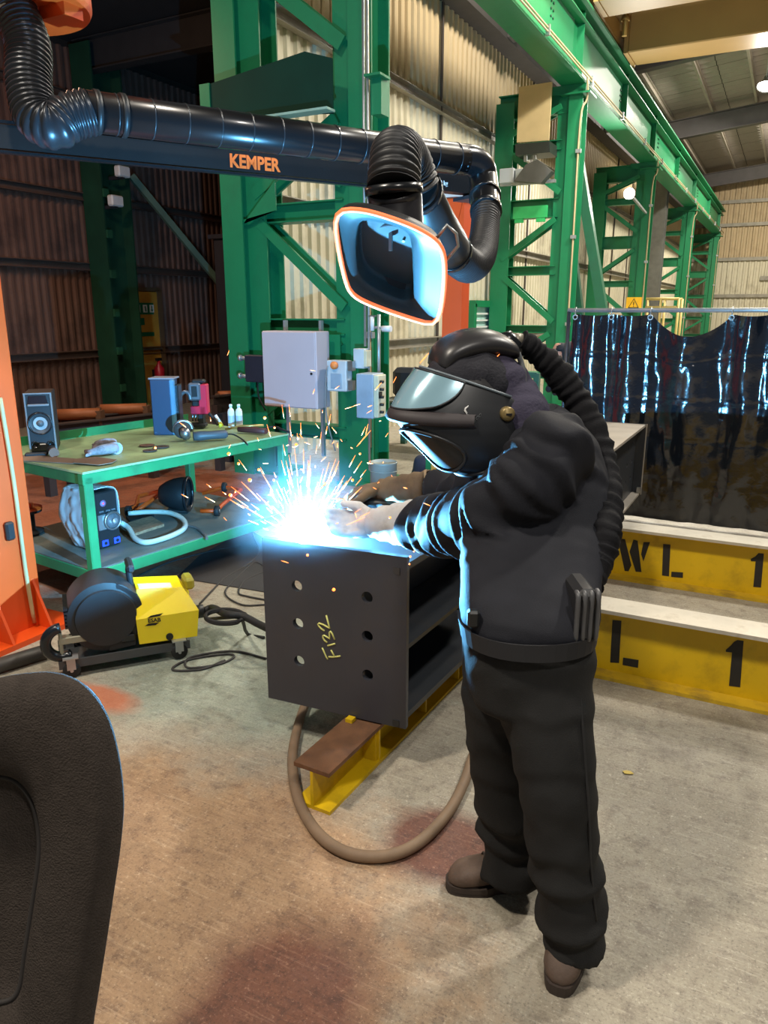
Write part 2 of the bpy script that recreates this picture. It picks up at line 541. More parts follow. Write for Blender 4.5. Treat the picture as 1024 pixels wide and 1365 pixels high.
# long wall behind the crane columns
WX = -5.25
mb = MB(); mb.box((WX - .09, 25.4, 4.15), (.1, 37.4, 8.3))
wl = struct('wall_left', mb, backing)
rows = [(0, 1.25), (1.25, 2.9), (2.9, 4.76), (4.76, 6.3)]
clad(wl, rows, range(7, 44), lambda s, z: (WX - .03, s, z), 0, 1.0, .2, .035, [clad_cream, clad_cream, clad_cream, clad_tan])
for z in (1.25, 2.9, 4.76):
    mb = MB(); mb.channel((WX + .015, 6.8, z), (WX + .015, 44, z), .10, .14, .012, (0, 0, 1))
    part('rail', mb, girt, wl)
mb = MB(); mb.bar((WX + .12, 6.8, 6.62), (WX + .12, 44, 6.62), .45, .7)
part('eaves_beam', mb, M('eaves_dark', (60, 56, 54), .7), wl)
for y in (9.6, 11.9, 16.6, 19.3, 25.5, 28.0):
    mb = MB(); mb.bar((WX + .02, y, .02), (WX + .02, y, 6.25), .05, .03, (1, 0, 0))
    part('joint_strip', mb, M('strip_dark', (70, 62, 56), .6), wl)

# far gable wall
mb = MB(); mb.box((2.6, 44.2, 4.9), (15.8, .12, 9.8))
wf = struct('wall_far', mb, backing)
clad(wf, [(0, 2.5), (2.5, 4.3), (4.3, 5.95), (5.95, 7.0), (7.0, 8.8)], [x * 1.0 - 4.2 for x in range(0, 13)], lambda s, z: (s, 44.12, z), -math.pi / 2 + math.pi, 1.0, .25, -.05,
     [clad_cream, clad_cream, clad_tan, clad_tan, clad_tan])
for z in (2.5, 4.3, 5.95, 7.05):
    mb = MB(); mb.bar((-5.2, 44.0, z), (8, 44.0, z), .12, .16)
    part('rail', mb, girt, wf)
mb = MB(); mb.bar((-1.6, 43.95, 3.35), (-.4, 43.95, 3.35), .05, .2); part('vent_slot', mb, girt, wf)

# main roof
roof_m = M('roof_sheet_grey', (150, 142, 132), .7, 0, .1, 1.2, stain=(96, 88, 82), stain_amt=.4, stain_scale=1.2)
purl_m = M('purlin_grey', (158, 150, 136), .6, .1, .1, 3)
raft_m = M('rafter_dark', (86, 82, 80), .6, .1, .1, 3)
lit_m = M('roof_sheet_translucent', (205, 196, 170), .6, 0, .06, 2)
RZ = lambda x: 8.35 + .10 * (x + 5.25)
mb = MB(); mb.prism([(-5.4, -4, RZ(-5.4) + .12), (9.5, -4, RZ(9.5) + .12), (9.5, -4, RZ(9.5) + .2), (-5.4, -4, RZ(-5.4) + .2)], (0, 48.4, 0))
ce = struct('ceiling', mb, backing)
me = None
def roof_sheet():
    mb = MB(); n = 8; w_, l_ = 1.98, 2.48
    for k in range(n + 1):
        for x in (0, l_):
            mb.v.append(V((x, k * w_ / n, .10 * x + (.05 if k % 2 else 0))))
    for k in range(n): mb.f.append((2 * k, 2 * k + 1, 2 * k + 3, 2 * k + 2)); mb.sm.append(False)
    return mb.mesh('roof_sheet', recalc=False)
rs1, rs2 = roof_sheet(), roof_sheet()
rs1.materials.append(roof_m); rs2.materials.append(lit_m)
for i in range(18):
    for j in range(4):
        x, y = -5.25 + 2.5 * j, 8 + 2 * i
        o = link(bpy.data.objects.new('roof_sheet', rs2 if (j == 2 and i % 6 == 4) else rs1))
        o.location = (x, y, RZ(x)); o.parent = ce
for k in range(8):
    x = -4.6 + 1.35 * k
    mb = MB(); mb.channel((x, 4, RZ(x) - .12), (x, 44, RZ(x) - .12), .07, .2, .012)
    part('purlin', mb, purl_m, ce)
for y in (8.0, 14.1, 21.9, 30.5, 42.4):
    mb = MB(); mb.ibeam((-5.2, y, RZ(-5.2) - .55), (9, y, RZ(9) - .55), .3, .62, .03, .02, (0, 0, 1))
    part('rafter', mb, raft_m, ce)
    mb = MB(); mb.bar((-5.0, y, 6.3), (-5.0, y, 8.0), .34, .5, (1, 0, 0)); part('rafter_leg', mb, raft_m, ce)

# side bay on the left: dark wall, end wall, low dark roof
LX = -10.2
mb = MB(); mb.box((LX - .09, 9.0, 2.9), (.1, 13, 5.8))
wa = struct('wall_side_bay', mb, backing)
clad(wa, [(0, 1.0), (1.0, 2.42), (2.42, 3.47), (3.47, 5.6)], [3.0 + k for k in range(12)], lambda s, z: (LX - .03, s, z), 0, 1.0, 1 / 7, .04, [clad_brown] * 4)
for z in (1.05, 2.42, 3.47, 4.9):
    mb = MB(); mb.channel((LX + .02, 3, z), (LX + .02, 15, z), .09, .12, .012)
    part('rail', mb, girt_b, wa)
mb = MB(); mb.box((-7.75, 15.05, 2.9), (4.9, .1, 5.8))
we = struct('wall_side_bay_end', mb, backing)
clad(we, [(0, 2.4), (2.4, 5.6)], [-10.1 + k for k in range(5)], lambda s, z: (s, 14.97, z), math.pi / 2, 1.0, 1 / 7, -.04, [clad_brown] * 2)
mb = MB(); mb.box((-7.8, 9.0, 5.75), (4.9, 13, .12))
cs = struct('ceiling_side_bay', mb, M('roof_black', (34, 32, 32), .9))  # even near-black colour on the side bay roof
for y in (5.5, 9.2, 12.5):
    mb = MB(); mb.ibeam((-10.1, y, 5.45), (-5.4, y, 5.45), .2, .45, .02, .012); part('rafter', mb, M('rafter_black', (46, 44, 44), .8), cs)
for k in range(3):
    mb = MB(); c0 = onz(268 + 6 * k, 47 + 8 * k, 5.66); mb.box(c0, (.26, .9, .04), rotz(-.9)); part('roof_slat', mb, clad_tan, cs)

# yellow fire door in the side bay wall
mb = MB(); mb.box((LX + .03, 10.20, 1.03), (.08, .66, 2.06), None, .01)
dr = struct('door_1', mb, M('door_ochre', (196, 140, 52), .5))
mb = MB(); mb.bar((LX + .06, 9.83, 0), (LX + .06, 9.83, 2.1), .1, .06, (1, 0, 0)); mb.bar((LX + .06, 10.57, 0), (LX + .06, 10.57, 2.1), .1, .06, (1, 0, 0)); mb.bar((LX + .06, 9.8, 2.1), (LX + .06, 10.6, 2.1), .06, .06)
part('door_frame', mb, M('door_frame_brown', (96, 76, 54), .6), dr)
mb = MB(); mb.bar((LX + .12, 9.95, 1.07), (LX + .12, 10.5, 1.07), .04, .03); part('push_bar', mb, steel, dr)
mb = MB(); mb.box((LX + .075, 10.2, 1.77), (.01, .42, .20)); sg = part('exit_sign', mb, M('sign_green', (22, 104, 70), .5), dr)
mb = MB()
for yy in (10.03, 10.2, 10.36): mb.box((LX + .083, yy, 1.77), (.006, .10, .13))
part('pictogram', mb, white_p, dr)
mb = MB()
mb.box((LX + .088, 10.36, 1.785), (.004, .02, .07)); mb.prism([(LX + .086, 10.33, 1.755), (LX + .086, 10.39, 1.755), (LX + .086, 10.36, 1.715)], (.004, 0, 0))
mb.box((LX + .088, 10.2, 1.80), (.004, .025, .025)); mb.bar((LX + .088, 10.2, 1.79), (LX + .088, 10.21, 1.72), .004, .025)
mb.box((LX + .088, 10.03, 1.77), (.004, .05, .10))
part('pictogram_mark', mb, M('sign_green', (0, 0, 0)), dr)
mb = MB(); mb.box((LX + .075, 10.12, 1.55), (.01, .09, .12)); mb.box((LX + .075, 10.18, 1.33), (.01, .40, .07)); part('door_notice', mb, M('sign_green', (0, 0, 0)), dr)

# green framed vent window low in the long wall
mb = MB()
y0, y1, z0, z1 = 13.35, 14.4, 1.05, 1.86
for a, b in (((y0, z0), (y1, z0)), ((y0, z1), (y1, z1)), ((y0, z0), (y0, z1)), ((y1, z0), (y1, z1))):
    mb.bar((WX + .06, *a), (WX + .06, *b), .12, .16, (1, 0, 0))
wn = struct('window_1', mb, green)
mb = MB(); mb.box((WX + .03, (y0 + y1) / 2, (z0 + z1) / 2), (.02, 1.0, .8)); part('pane', mb, M('pane_pale', (176, 216, 206), .2), wn)
for k in range(5):
    mb = MB(); mb.box((WX + .07, (y0 + y1) / 2, z0 + .15 + .12 * k), (.05, .8, .03)); part('louvre', mb, white_p, wn)

# ================================================================== GREEN CRANE STRUCTURE
tan_cable = M('conduit_buff', (190, 170, 130), .5)
# runway beam
t = thing('crane_runway', 'long green crane runway beam carried on the row of green lattice columns', 'beam', (-3.75, 24, 5.45))
XR = -3.75; Y0, Y1 = 4.5, 43.6; ZB, ZT = 5.46, 6.58
mb = MB(); mb.bar((XR, Y0, ZB + .02), (XR, Y1, ZB + .02), .42, .04); part('bottom_flange', mb, green, t)
mb = MB(); mb.bar((XR, Y0, ZT - .02), (XR, Y1, ZT - .02), .5, .04); part('top_flange', mb, green, t)
mb = MB(); mb.bar((XR, Y0, (ZB + ZT) / 2), (XR, Y1, (ZB + ZT) / 2), .03, ZT - ZB - .08); part('web', mb, green, t)
me = None
for y in (6.56, 10.3, 14.1, 18.0, 21.9, 26.6, 31.4, 37.0, 42.4):
    mb = MB(); mb.box((XR + .075, y, (ZB + ZT) / 2), (.12, .02, ZT - ZB - .08)); part('stiffener', mb, green, t)
for k, y in enumerate((8.2, 12.5, 17.8, 23, 27.5, 33, 38.5)):
    for a in range(2):
        for c in range(3):
            mb = MB(); mb.cyl((XR + .015, y + .12 * a, ZB + .55 + .1 * c), (XR + .035, y + .12 * a, ZB + .55 + .1 * c), .02, 6); part('bolt', mb, M('bolt_dark', (24, 70, 48), .5), t)
mb = MB(); mb.angle((XR + .02, Y0, ZT - .22), (XR + .02, Y1, ZT - .22), .16, .02, .02); part('web_angle', mb, green, t)
mb = MB(); mb.bar((XR, Y0, ZT + .05), (XR, Y1, ZT + .05), .07, .1); part('rail', mb, dsteel, t)
mb = MB()
for dz in (0, .05): mb.tube([(XR + .26, Y0, ZB + .05 + dz), (XR + .26, Y1, ZB + .05 + dz)], .013, 6)
cdt = part('conduit', mb, tan_cable, t)
for k in range(14):
    mb = MB(); mb.box((XR + .26, 6.2 + 2.7 * k, ZB + .07), (.06, .05, .14)); part('clip', mb, galv, t)

def tower(name, y, label, hor, dia, top, extra=None):
    t = thing(name, label, 'column', (-3.7, y, 0), 'green lattice columns along the wall')
    xf, xm, xr = -3.69, -3.91, -4.95
    # front post: an I section and a channel bolted beside it
    mb = MB(); mb.ibeam((xf, y + .18, 0), (xf, y + .18, top), .24, .36, .02, .014, (0, 1, 0)); part('front_post', mb, green, t)
    mb = MB(); mb.bar((xm, y + .16, 0), (xm, y + .16, top), .2, .18, (0, 1, 0)); part('post_plate', mb, green, t)
    mb = MB(); mb.ibeam((xr, y + .15, 0), (xr, y + .15, top), .34, .30, .018, .012, (0, 1, 0)); part('rear_post', mb, green, t)
    for z, h in hor:
        mb = MB(); mb.ibeam((xr - .15, y + .14, z), (xm, y + .14, z), .2, h, .014, .010); part('cross_beam', mb, green, t)
    for (za, zb, ww) in dia:             # rear height, front height
        for dy in (.02, .24):
            mb = MB(); mb.angle((xr + .05, y + dy, za), (xm, y + dy, zb), .03, ww, .03); part('diagonal_brace', mb, green, t)
    mb = MB(); mb.box((xf, y + .2, .015), (.5, .6, .03)); part('base_plate', mb, green, t)
    mb = MB(); mb.box((xr + .02, y + .2, .015), (.45, .5, .03)); part('base_plate', mb, green, t)
    # haunch under the runway
    mb = MB(); mb.prism([(xf - .12, y, top), (xf + .16, y, top), (xf + .16, y, ZB), (xf - .5, y, ZB), (xf - .5, y, ZB - .12)], (0, .03, 0)); part('haunch', mb, green, t)
    mb = MB(); mb.box((xf, y + .18, top + .01), (.5, .5, .03)); part('cap_plate', mb, green, t)
    mb = MB(); mb.ibeam((xr - .15, y + .16, ZB - .22), (xf, y + .16, ZB - .22), .22, .4, .02, .012); part('head_beam', mb, green, t)
    # conduit down the front post
    mb = MB(); mb.tube(cat([(XR + .26, y - .1, ZB + .05), (XR + .24, y + .02, ZB - .25), (xf + .1, y - .02, ZB - .6), (xf + .1, y - .02, 3), (xf + .1, y - .02, .4)], 5), .018, 6); part('conduit', mb, tan_cable, t)
    for z in (1.5, 3.0, 4.4):
        mb = MB(); mb.box((xf + .1, y - .02, z), (.09, .06, .06)); part('conduit_clip', mb, galv, t)
    return t
hor = [(.55, .12), (1.40, .14), (2.45, .16), (3.52, .32), (4.55, .16)]
dia = [(2.3, 1.5, .10), (2.62, 3.28, .10), (4.45, 3.72, .10), (.65, 1.28, .10), (4.7, 5.1, .10)]
T1 = tower('lattice_column', 6.56, 'nearest green lattice column with grey electrical boxes and the wide green plates', [(.5, .14), (1.57, .16), (2.67, .18), (3.25, .10)], [(2.55, 1.72, .10), (2.8, 3.4, .12), (3.35, 2.85, .12), (4.75, 4.0, .13), (.6, 1.4, .1)], 5.3)
T2 = tower('lattice_column', 14.1, 'second green lattice column, with a plywood board and a floodlight high on it', hor, dia, 5.3)
T3 = tower('lattice_column', 21.9, 'third green lattice column with a yellow warning sign and bright lamp', hor, dia, 5.3)
T4 = tower('lattice_column', 31.4, 'fourth green lattice column, behind the dark grey pipe post', hor, dia, 5.3)
T5 = tower('lattice_column', 42.4, 'fifth and farthest green lattice column beside the far wall', hor, dia, 5.3)
# T1 extras: the deep plate bracket, rear wide plate, gussets
mb = MB(); mb.prism([(-5.3, 6.30, 3.55), (-3.82, 6.30, 3.42), (-3.82, 6.30, 3.86), (-4.1, 6.30, 3.95), (-5.22, 6.30, 3.82)], (0, .02, 0)); part('bracket_plate', mb, M('green_paint_shaded', (10, 50, 38), .6, 0, .1, 3, spec=.15), T1)  # plate paint darkened, its shadow is put into the colour
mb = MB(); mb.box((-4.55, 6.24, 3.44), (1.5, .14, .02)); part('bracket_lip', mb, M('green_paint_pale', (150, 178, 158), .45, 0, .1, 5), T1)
mb = MB(); mb.box((-5.25, 6.35, 3.62), (.12, .12, .42)); part('bracket_end', mb, green, T1)
mb = MB(); mb.box((-3.45, 6.5, 3.55), (.10, .14, .3)); mb.box((-3.45, 6.45, 3.70), (.16, .2, .02)); part('outer_bracket', mb, green, T1)
mb = MB(); mb.bar((-5.12, 6.46, 0), (-5.12, 6.46, 5.3), .26, .02, (0, 1, 0)); part('rear_plate', mb, green, T1)
mb = MB(); mb.prism([(-4.5, 6.5, 1.5), (-3.9, 6.5, 1.5), (-3.9, 6.5, 1.0)], (0, .02, 0)); part('gusset', mb, green, T1)
mb = MB(); mb.prism([(-5.2, 6.48, 2.58), (-5.0, 6.48, 2.58), (-4.6, 6.48, 2.95), (-4.6, 6.48, 2.68)], (0, .02, 0)); part('gusset', mb, green, T1)
mb = MB(); mb.cyl((-3.52, 6.4, .2), (-3.52, 6.4, 4.6), .012, 6); mb.cyl((-3.56, 6.4, 1.4), (-3.56, 6.4, 4.6), .012, 6); part('conduit', mb, galv, T1)
# tall raking struts between the columns
t = thing('raking_strut', 'tall green raking strut leaning behind the second lattice column', 'strut', (-3.1, 14.6, 0))
mb = MB(); mb.bar((-3.98, 14.65, 5.4), (-3.02, 14.65, 1.4), .17, .2, (0, 1, 0)); mb.bar((-3.02, 14.65, 1.4), (-2.72, 14.65, .02), .17, .2, (0, 1, 0)); part('strut', mb, green_d, t)
mb = MB(); mb.box((-2.72, 14.65, .015), (.4, .4, .03)); part('foot_plate', mb, green_d, t)
t = thing('raking_strut', 'short green raking strut low between the second lattice column and the curtain', 'strut', (-3.3, 14.9, 0))
mb = MB(); mb.bar((-3.75, 14.85, 2.7), (-3.25, 14.85, .02), .12, .16, (0, 1, 0)); part('strut', mb, green_d, t)
mb = MB(); mb.box((-3.25, 14.85, .015), (.3, .3, .03)); part('foot_plate', mb, green_d, t)
# second pipe post
t = thing('pipe_post', 'dark grey steel post between the third and fourth green columns', 'post', (-4.3, 28.1, 0))
mb = MB(); mb.ibeam((-4.3, 28.1, .02), (-4.3, 28.1, 6.6), .45, .4, .03, .03, (0, 1, 0)); part('shaft', mb, M('post_grey', (104, 104, 98), .5, .2), t)
mb = MB(); mb.box((-4.3, 28.1, .02), (.7, .7, .04)); part('base_plate', mb, M('post_grey', (0, 0, 0)), t)

# dark green column in the side bay with its raking stay
t = thing('side_bay_column', 'dark green column against the brown cladding of the side bay', 'column', (-9.9, 9.35, 0))
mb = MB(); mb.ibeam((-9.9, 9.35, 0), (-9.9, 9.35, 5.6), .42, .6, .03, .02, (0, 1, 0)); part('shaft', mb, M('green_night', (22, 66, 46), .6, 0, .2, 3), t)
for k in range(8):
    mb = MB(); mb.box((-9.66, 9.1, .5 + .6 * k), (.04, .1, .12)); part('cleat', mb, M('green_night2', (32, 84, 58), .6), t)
mb = MB(); mb.bar((-9.75, 9.75, 3.85), (-9.0, 11.3, 1.9), .09, .10); part('raking_stay', mb, M('green_grey', (96, 124, 108), .5), t)
t = thing('dark_stanchion', 'dark navy stanchion standing left of the nearest green column', 'column', (-7.4, 9.4, 0))
a, b = ony(287, 318, 9.4), ony(318, 318, 9.4)
mb = MB(); mb.box(((a.x + b.x) / 2, 9.5, a.z / 2), (b.x - a.x, .3, a.z), None, .01); part('shaft', mb, M('navy_black', (30, 30, 40), .6), t)
mb = MB(); mb.box(((a.x + b.x) / 2, 9.5, a.z + .02), (b.x - a.x + .12, .4, .06)); part('cap', mb, M('navy_black', (0, 0, 0)), t)

# overhead travelling crane bridge
t = thing('crane_bridge', 'buff yellow overhead crane bridge resting on the green runway beam', 'crane', (-3.4, 17.4, 6.6))
def girder(y0, y1, z0, z1):
    mb = MB(); mb.box((2.3, (y0 + y1) / 2, (z0 + z1) / 2), (11.4, y1 - y0, z1 - z0), None, .02); g = part('girder', mb, crane_y, t)
    mb = MB(); mb.box((2.3, y0 - .05, z1 + .01), (11.4, y1 - y0 + .3, .04)); part('girder_flange', mb, crane_y, t)
    mb = MB(); mb.prism([(-3.4, y0 + .02, z0), (-3.4, y1 - .02, z0), (-3.4, y1 - .02, z1), (-3.4, y0 + .02, z1)], (-.08, 0, .0)); part('girder_nose', mb, crane_y, t)
    mb = MB(); mb.box((-3.62, (y0 + y1) / 2, 7.2), (.5, y1 - y0 - .04, .5)); part('girder_seat', mb, crane_y, t)
girder(16.6, 17.5, 6.55, 7.5)
girder(14.0, 14.8, 6.62, 7.5)
mb = MB(); mb.box((-3.75, 16.0, 6.92), (.34, 4.8, .34), None, .02); part('end_carriage', mb, crane_y, t)
for y in (14.1, 17.7):
    mb = MB(); mb.cyl((-3.83, y, 6.84), (-3.67, y, 6.84), .15, 16); part('wheel', mb, dsteel, t)
mb = MB(); mb.tube([(-3.3, 16.45, 7.62), (7.8, 16.45, 7.62)], .03, 6); part('supply_pipe', mb, M('pipe_brown', (96, 78, 56), .5), t)
mb = MB(); mb.cyl((-3.42, 16.3, 6.75), (-3.42, 16.3, 7.7), .05, 8); mb.cyl((-3.42, 16.3, 7.0), (-3.42, 16.3, 7.08), .08, 8); part('collector_pole', mb, M('brass_old', (170, 140, 80), .4, .6), t)

# ================================================================== STEELWORK AND BEAMS
# the plate-ended beam being welded
PA = onz(358, 930, .175); pa = math.radians(4.2)
PU = V((math.cos(pa), math.sin(pa), 0)); PN = V((math.sin(pa), -math.cos(pa), 0)); PW = V((0, 0, 1))
PWID, PHEI, PT = .612, .692, .024
def plate_uv(px, py):
    q = onplane(px, py, PA, PN) - PA
    return q.dot(PU), q.z
t = thing('plated_beam', 'dark steel I beam with a big drilled end plate marked F132, being welded', 'steel beam', (PA.x + .3, PA.y + .05, .175))
hl = [plate_uv(*q) for q in ((397, 880), (398, 831), (397, 781))]
hr = [plate_uv(*q) for q in ((490, 901), (490, 849), (489, 797))]
ul = sum(h[0] for h in hl) / 3; ur = sum(h[0] for h in hr) / 3
vs_ = [(a[1] + b[1]) / 2 for a, b in zip(hl, hr)]
uc = [0, ul - .05, ul + .05, ur - .05, ur + .05, PWID]
vc = [0] + sum([[v - .05, v + .05] for v in vs_], []) + [PHEI]
holes = {}
for j, v in enumerate(vs_):
    holes[(1, 1 + 2 * j)] = (ul, v); holes[(3, 1 + 2 * j)] = (ur, v)
pm = M('plate_mill_scale', (70, 72, 80), .42, .35, .10, 3, stain=(104, 84, 56), stain_amt=.18, stain_scale=2.2, bump=.06, bscale=30)
mb = holed_plate(MB(), PA, PU, PW, PN, uc, vc, holes, .023, PT)
part('end_plate', mb, pm, t)
def PP(u, v, d): return PA + PU * u + PW * v - PN * d          # d behind the face
BA = V((.03, 1, 0)).normalized()
def run(u, v): p = PP(u, v, PT + .002); return p, p + BA * 1.5
bs = M('beam_mill_scale', (66, 70, 76), .38, .5, .12, 4, stain=(90, 74, 58), stain_amt=.3, stain_scale=4)
p, q = run(.306, .635); mb = MB(); mb.bar(p, q, .56, .026); part('top_flange', mb, bs, t)
p, q = run(.306, .018); mb = MB(); mb.bar(p, q, .56, .026); part('bottom_flange', mb, bs, t)
p, q = run(.306, .327); mb = MB(); mb.bar(p, q, .02, .59); part('web', mb, bs, t)
p, q = run(.45, .30); mb = MB(); mb.bar(p, p + BA * 1.2, .255, .018); part('side_stiffener', mb, bs, t)
p, q = run(.306, .342); mb = MB(); mb.bar(p + BA * 1.12 + V((.14, 0, 0)), p + BA * 1.14 + V((.14, 0, -.015)), .26, .57); part('web_stiffener', mb, bs, t)
# yellow crayon mark, as written
CR = [[(268, 865), (310, 960), (345, 1040), (372, 1078)], [(385, 1030), (450, 1035), (530, 1028), (600, 1016)], [(428, 905), (460, 965), (500, 1030)],
      [(365, 828), (420, 815), (505, 790)],
      [(358, 770), (310, 735), (280, 680), (282, 648), (300, 640), (345, 665), (405, 705), (400, 640), (400, 580), (415, 565), (450, 610), (495, 718)],
      [(310, 558), (250, 520), (205, 470), (190, 435), (212, 420), (290, 448), (360, 488), (405, 515), (385, 440), (340, 275)]]
mb = MB()
for st in CR:
    mb.tube([V(onplane(410 + x / 13.65, 800 + y / 13.65, PA + PN * .001, PN)) for x, y in st], .0035, 5)
part('crayon_mark', mb, M('crayon_yellow', (222, 220, 130), .8), t, 'yellow crayon lettering F132')
for i, (px, py, s_) in enumerate(((386, 918, 1), (398, 925, .8))):
    pass

# yellow stand beam on the floor beneath it
t = thing('stand_beam', 'low yellow I beam stand with rusty top, lying under the plated beam', 'stand', (-1.3, 2.6, 0))
s0, s1 = V((-1.305, 1.935, 0)), V((-1.262, 3.5, 0))
Z = V((0, 0, 1))
mb = MB(); mb.bar(s0 + Z * .007, s1 + Z * .007, .15, .014); part('bottom_flange', mb, yellow, t)
mb = MB(); mb.bar(s0 + Z * .083, s1 + Z * .083, .012, .138); part('web', mb, yellow, t)
mb = MB(); mb.bar(s0 + Z * .160, s1 + Z * .160, .15, .016); part('top_flange', mb, rust, t, 'rusty brown bare top flange')
for k in (.0, .34, .75, 1.1):
    p = s0.lerp(s1, k / 1.55)
    for sx in (-1, 1):
        mb = MB(); mb.box(p + V((sx * .038, .02 if k else .35, .083)), (.066, .012, .136)); part('stiffener', mb, yellow, t)
mb = MB(); mb.box(onz(468, 957, .18) + V((0, -.004, -.012)), (.03, .03, .03)); part('lug', mb, yellow, t)

# yellow lifting beams stencilled SWL
stencil = M('stencil_black', (34, 32, 30), .6, 0, .15, 20)
top_worn = M('worn_flange_steel', (196, 190, 176), .45, .35, .15, 6, stain=(140, 128, 108), stain_amt=.5, stain_scale=12)
def lifting_beam(label, y, x0, x1, polys, sbox=None):
    t = thing('lifting_beam', label, 'steel beam', ((x0 + x1) / 2, y, 0), 'yellow lifting beams on the floor')
    mb = MB(); mb.bar((x0, y, .009), (x1, y, .009), .18, .018); part('bottom_flange', mb, M('yellow_dirty', (196, 160, 30), .6, 0, .15, 8, stain=(90, 78, 58), stain_amt=.8, stain_scale=5), t)
    mb = MB(); mb.bar((x0, y, .179), (x1, y, .179), .012, .322); part('web', mb, yellow, t)
    mb = MB(); mb.bar((x0, y, .349), (x1, y, .349), .18, .018); part('top_flange', mb, top_worn, t, 'bare worn grey top flange')
    for x in (x0 + .006, x1 - .006):
        for s in (-1, 1):
            mb = MB(); mb.box((x, y + s * .047, .179), (.012, .08, .32)); part('stiffener', mb, yellow, t)
    yw = y - .006
    for pl in polys:
        pts = [ony(760 + a / 3.879, 680 + b / 3.879, yw - .0005) for a, b in pl]
        mb = MB(); mb.prism(pts, (0, -.0015, 0)); part('stencil_letter', mb, stencil, t)
    if sbox:
        a, b = ony(sbox[0], sbox[3], yw), ony(sbox[2], sbox[1], yw)
        mb = text_mb('S', V((a.x, yw - .002, a.z)), (1, 0, 0), (0, 0, 1), b.x - a.x, b.z - a.z, .001, .03)
        part('stencil_letter', mb, stencil, t)
lifting_beam('nearer yellow lifting beam with large black L and 1 stencilled on it', 3.50, -.96, 1.6,
    [[(220, 568), (266, 572), (254, 790), (208, 787)], [(275, 762), (355, 775), (352, 815), (272, 800)],
     [(806, 722), (832, 700), (850, 680), (866, 672), (898, 676), (880, 915), (822, 908), (838, 736), (806, 732)]])
lifting_beam('farther yellow lifting beam with black SWL 1 stencilled on it', 4.96, -1.32, 2.0,
    [[(247, 146), (285, 150), (318, 285), (303, 316), (283, 314)], [(308, 215), (328, 152), (350, 158), (370, 320), (340, 318)], [(380, 165), (414, 165), (380, 265), (368, 228)],
     [(482, 175), (520, 178), (512, 342), (476, 338)], [(525, 318), (585, 322), (584, 350), (523, 345)],
     [(935, 252), (958, 240), (975, 222), (1003, 225), (988, 400), (948, 397), (960, 265), (936, 264)]], (781, 721, 807, 757))

# the finished beam lying on the lifting beam
t = thing('finished_beam', 'grey steel I beam with bolt holes, lying behind the welder near the curtain', 'steel beam', (-1.02, 4.9, .36))
fs = M('finished_flange', (168, 160, 148), .5, .3, .12, 5)
fx, fy0, fy1 = -1.02, 3.95, 5.88
mb = MB(); mb.bar((fx, fy0, .369), (fx, fy1, .369), .31, .016); part('bottom_flange', mb, fs, t)
mb = MB(); mb.bar((fx, fy0, .892), (fx, fy1, .892), .31, .018); part('top_flange', mb, fs, t)
uc = [0, 1.35, 1.47, 1.56, 1.68, 1.75, 1.87, fy1 - fy0 - .001]; vc = [0, .08, .18, .21, .31, .34, .44, .506]
hh = {}
for i, u in ((5, 1.81), (3, 1.62)):
    for j, v in ((1, .13), (3, .26), (5, .39)): hh[(i, j)] = (u, v)
mb = holed_plate(MB(), (fx + .096, fy0, .377), V((0, 1, 0)), V((0, 0, 1)), V((1, 0, 0)), uc, vc, hh, .017, .012); part('web', mb, bs, t)
mb = MB(); mb.box((fx, fy1 + .009, .632), (.32, .018, .54)); part('end_plate', mb, bs, t)
mb = MB(); mb.box((fx + .162, fy1 + .009, .632), (.006, .02, .54)); part('plate_edge', mb, fs, t)
mb = MB(); mb.bar((fx + .15, fy1 - .02, .38), (fx + .15, fy1 - .02, .42), .03, .03, (1, 0, 0)); part('bolt', mb, steel, t)

# welding curtain
pvc = M('curtain_pvc', (14, 20, 28), .16, 0, .1, 3, spec=.9, bump=.5, bscale=14, coat=.6)
t = thing('welding_curtain', 'glossy black welding curtain hung from a pole behind the yellow beams', 'curtain', (.3, 6.45, 0))
CY, CZ, CX0, CX1 = 6.45, 1.70, -1.62, 2.6
grom = [ony(px, 421, CY).x for px in (768, 816, 868, 976, 1030, 1085, 1140)] + [2.55]
sag = [.012, .015, .17, .015, .015, .015, .015, .015]
def cloth(x, z):
    """depth offset and dropped height of the hanging sheet"""
    k = max(0, min(len(grom) - 2, sum(1 for g in grom if g <= x) - 1))
    f = (x - grom[k]) / (grom[k + 1] - grom[k]); f = max(0, min(1, f))
    top = sag[k] * math.sin(math.pi * f) ** .8
    down = (CZ - z)
    env = math.exp(-down / 1.1)
    d = .055 * math.cos(2 * math.pi * f) * env
    d += .03 * noise.noise(V((x * 4.2, z * 1.1, 3.1))) + .016 * noise.noise(V((x * 12, z * 3.2, 9.0))) + .006 * noise.noise(V((x * 26, z * 9, 1.0)))
    for gx in grom: d -= .045 * math.exp(-abs(x - gx - .02 * down) / .025) * env
    for zc in (1.38, 1.02, .70, .36): d += .006 * max(0, 1 - abs(z - zc) / .012)
    for xc in (-1.1, -.55, 0.0, .55, 1.1): d += .005 * max(0, 1 - abs(x - xc) / .012)
    return d, top * max(0, 1 - down / .5)
mb = MB(); nx, nz_ = 190, 84
for j in range(nz_ + 1):
    for i in range(nx + 1):
        x, z = CX0 + (CX1 - CX0) * i / nx, .03 + (CZ - .03) * j / nz_
        d, drop = cloth(x, z)
        mb.v.append(V((x, CY + .02 + d, z - drop)))
for j in range(nz_):
    for i in range(nx):
        a = j * (nx + 1) + i; mb.f.append((a, a + 1, a + nx + 2, a + nx + 1)); mb.sm.append(True)
part('sheet', mb, pvc, t)
mb = MB(); mb.cyl((CX0 - .03, CY, CZ + .03), (CX1, CY, CZ + .03), .018, 10); part('pole', mb, galv, t)
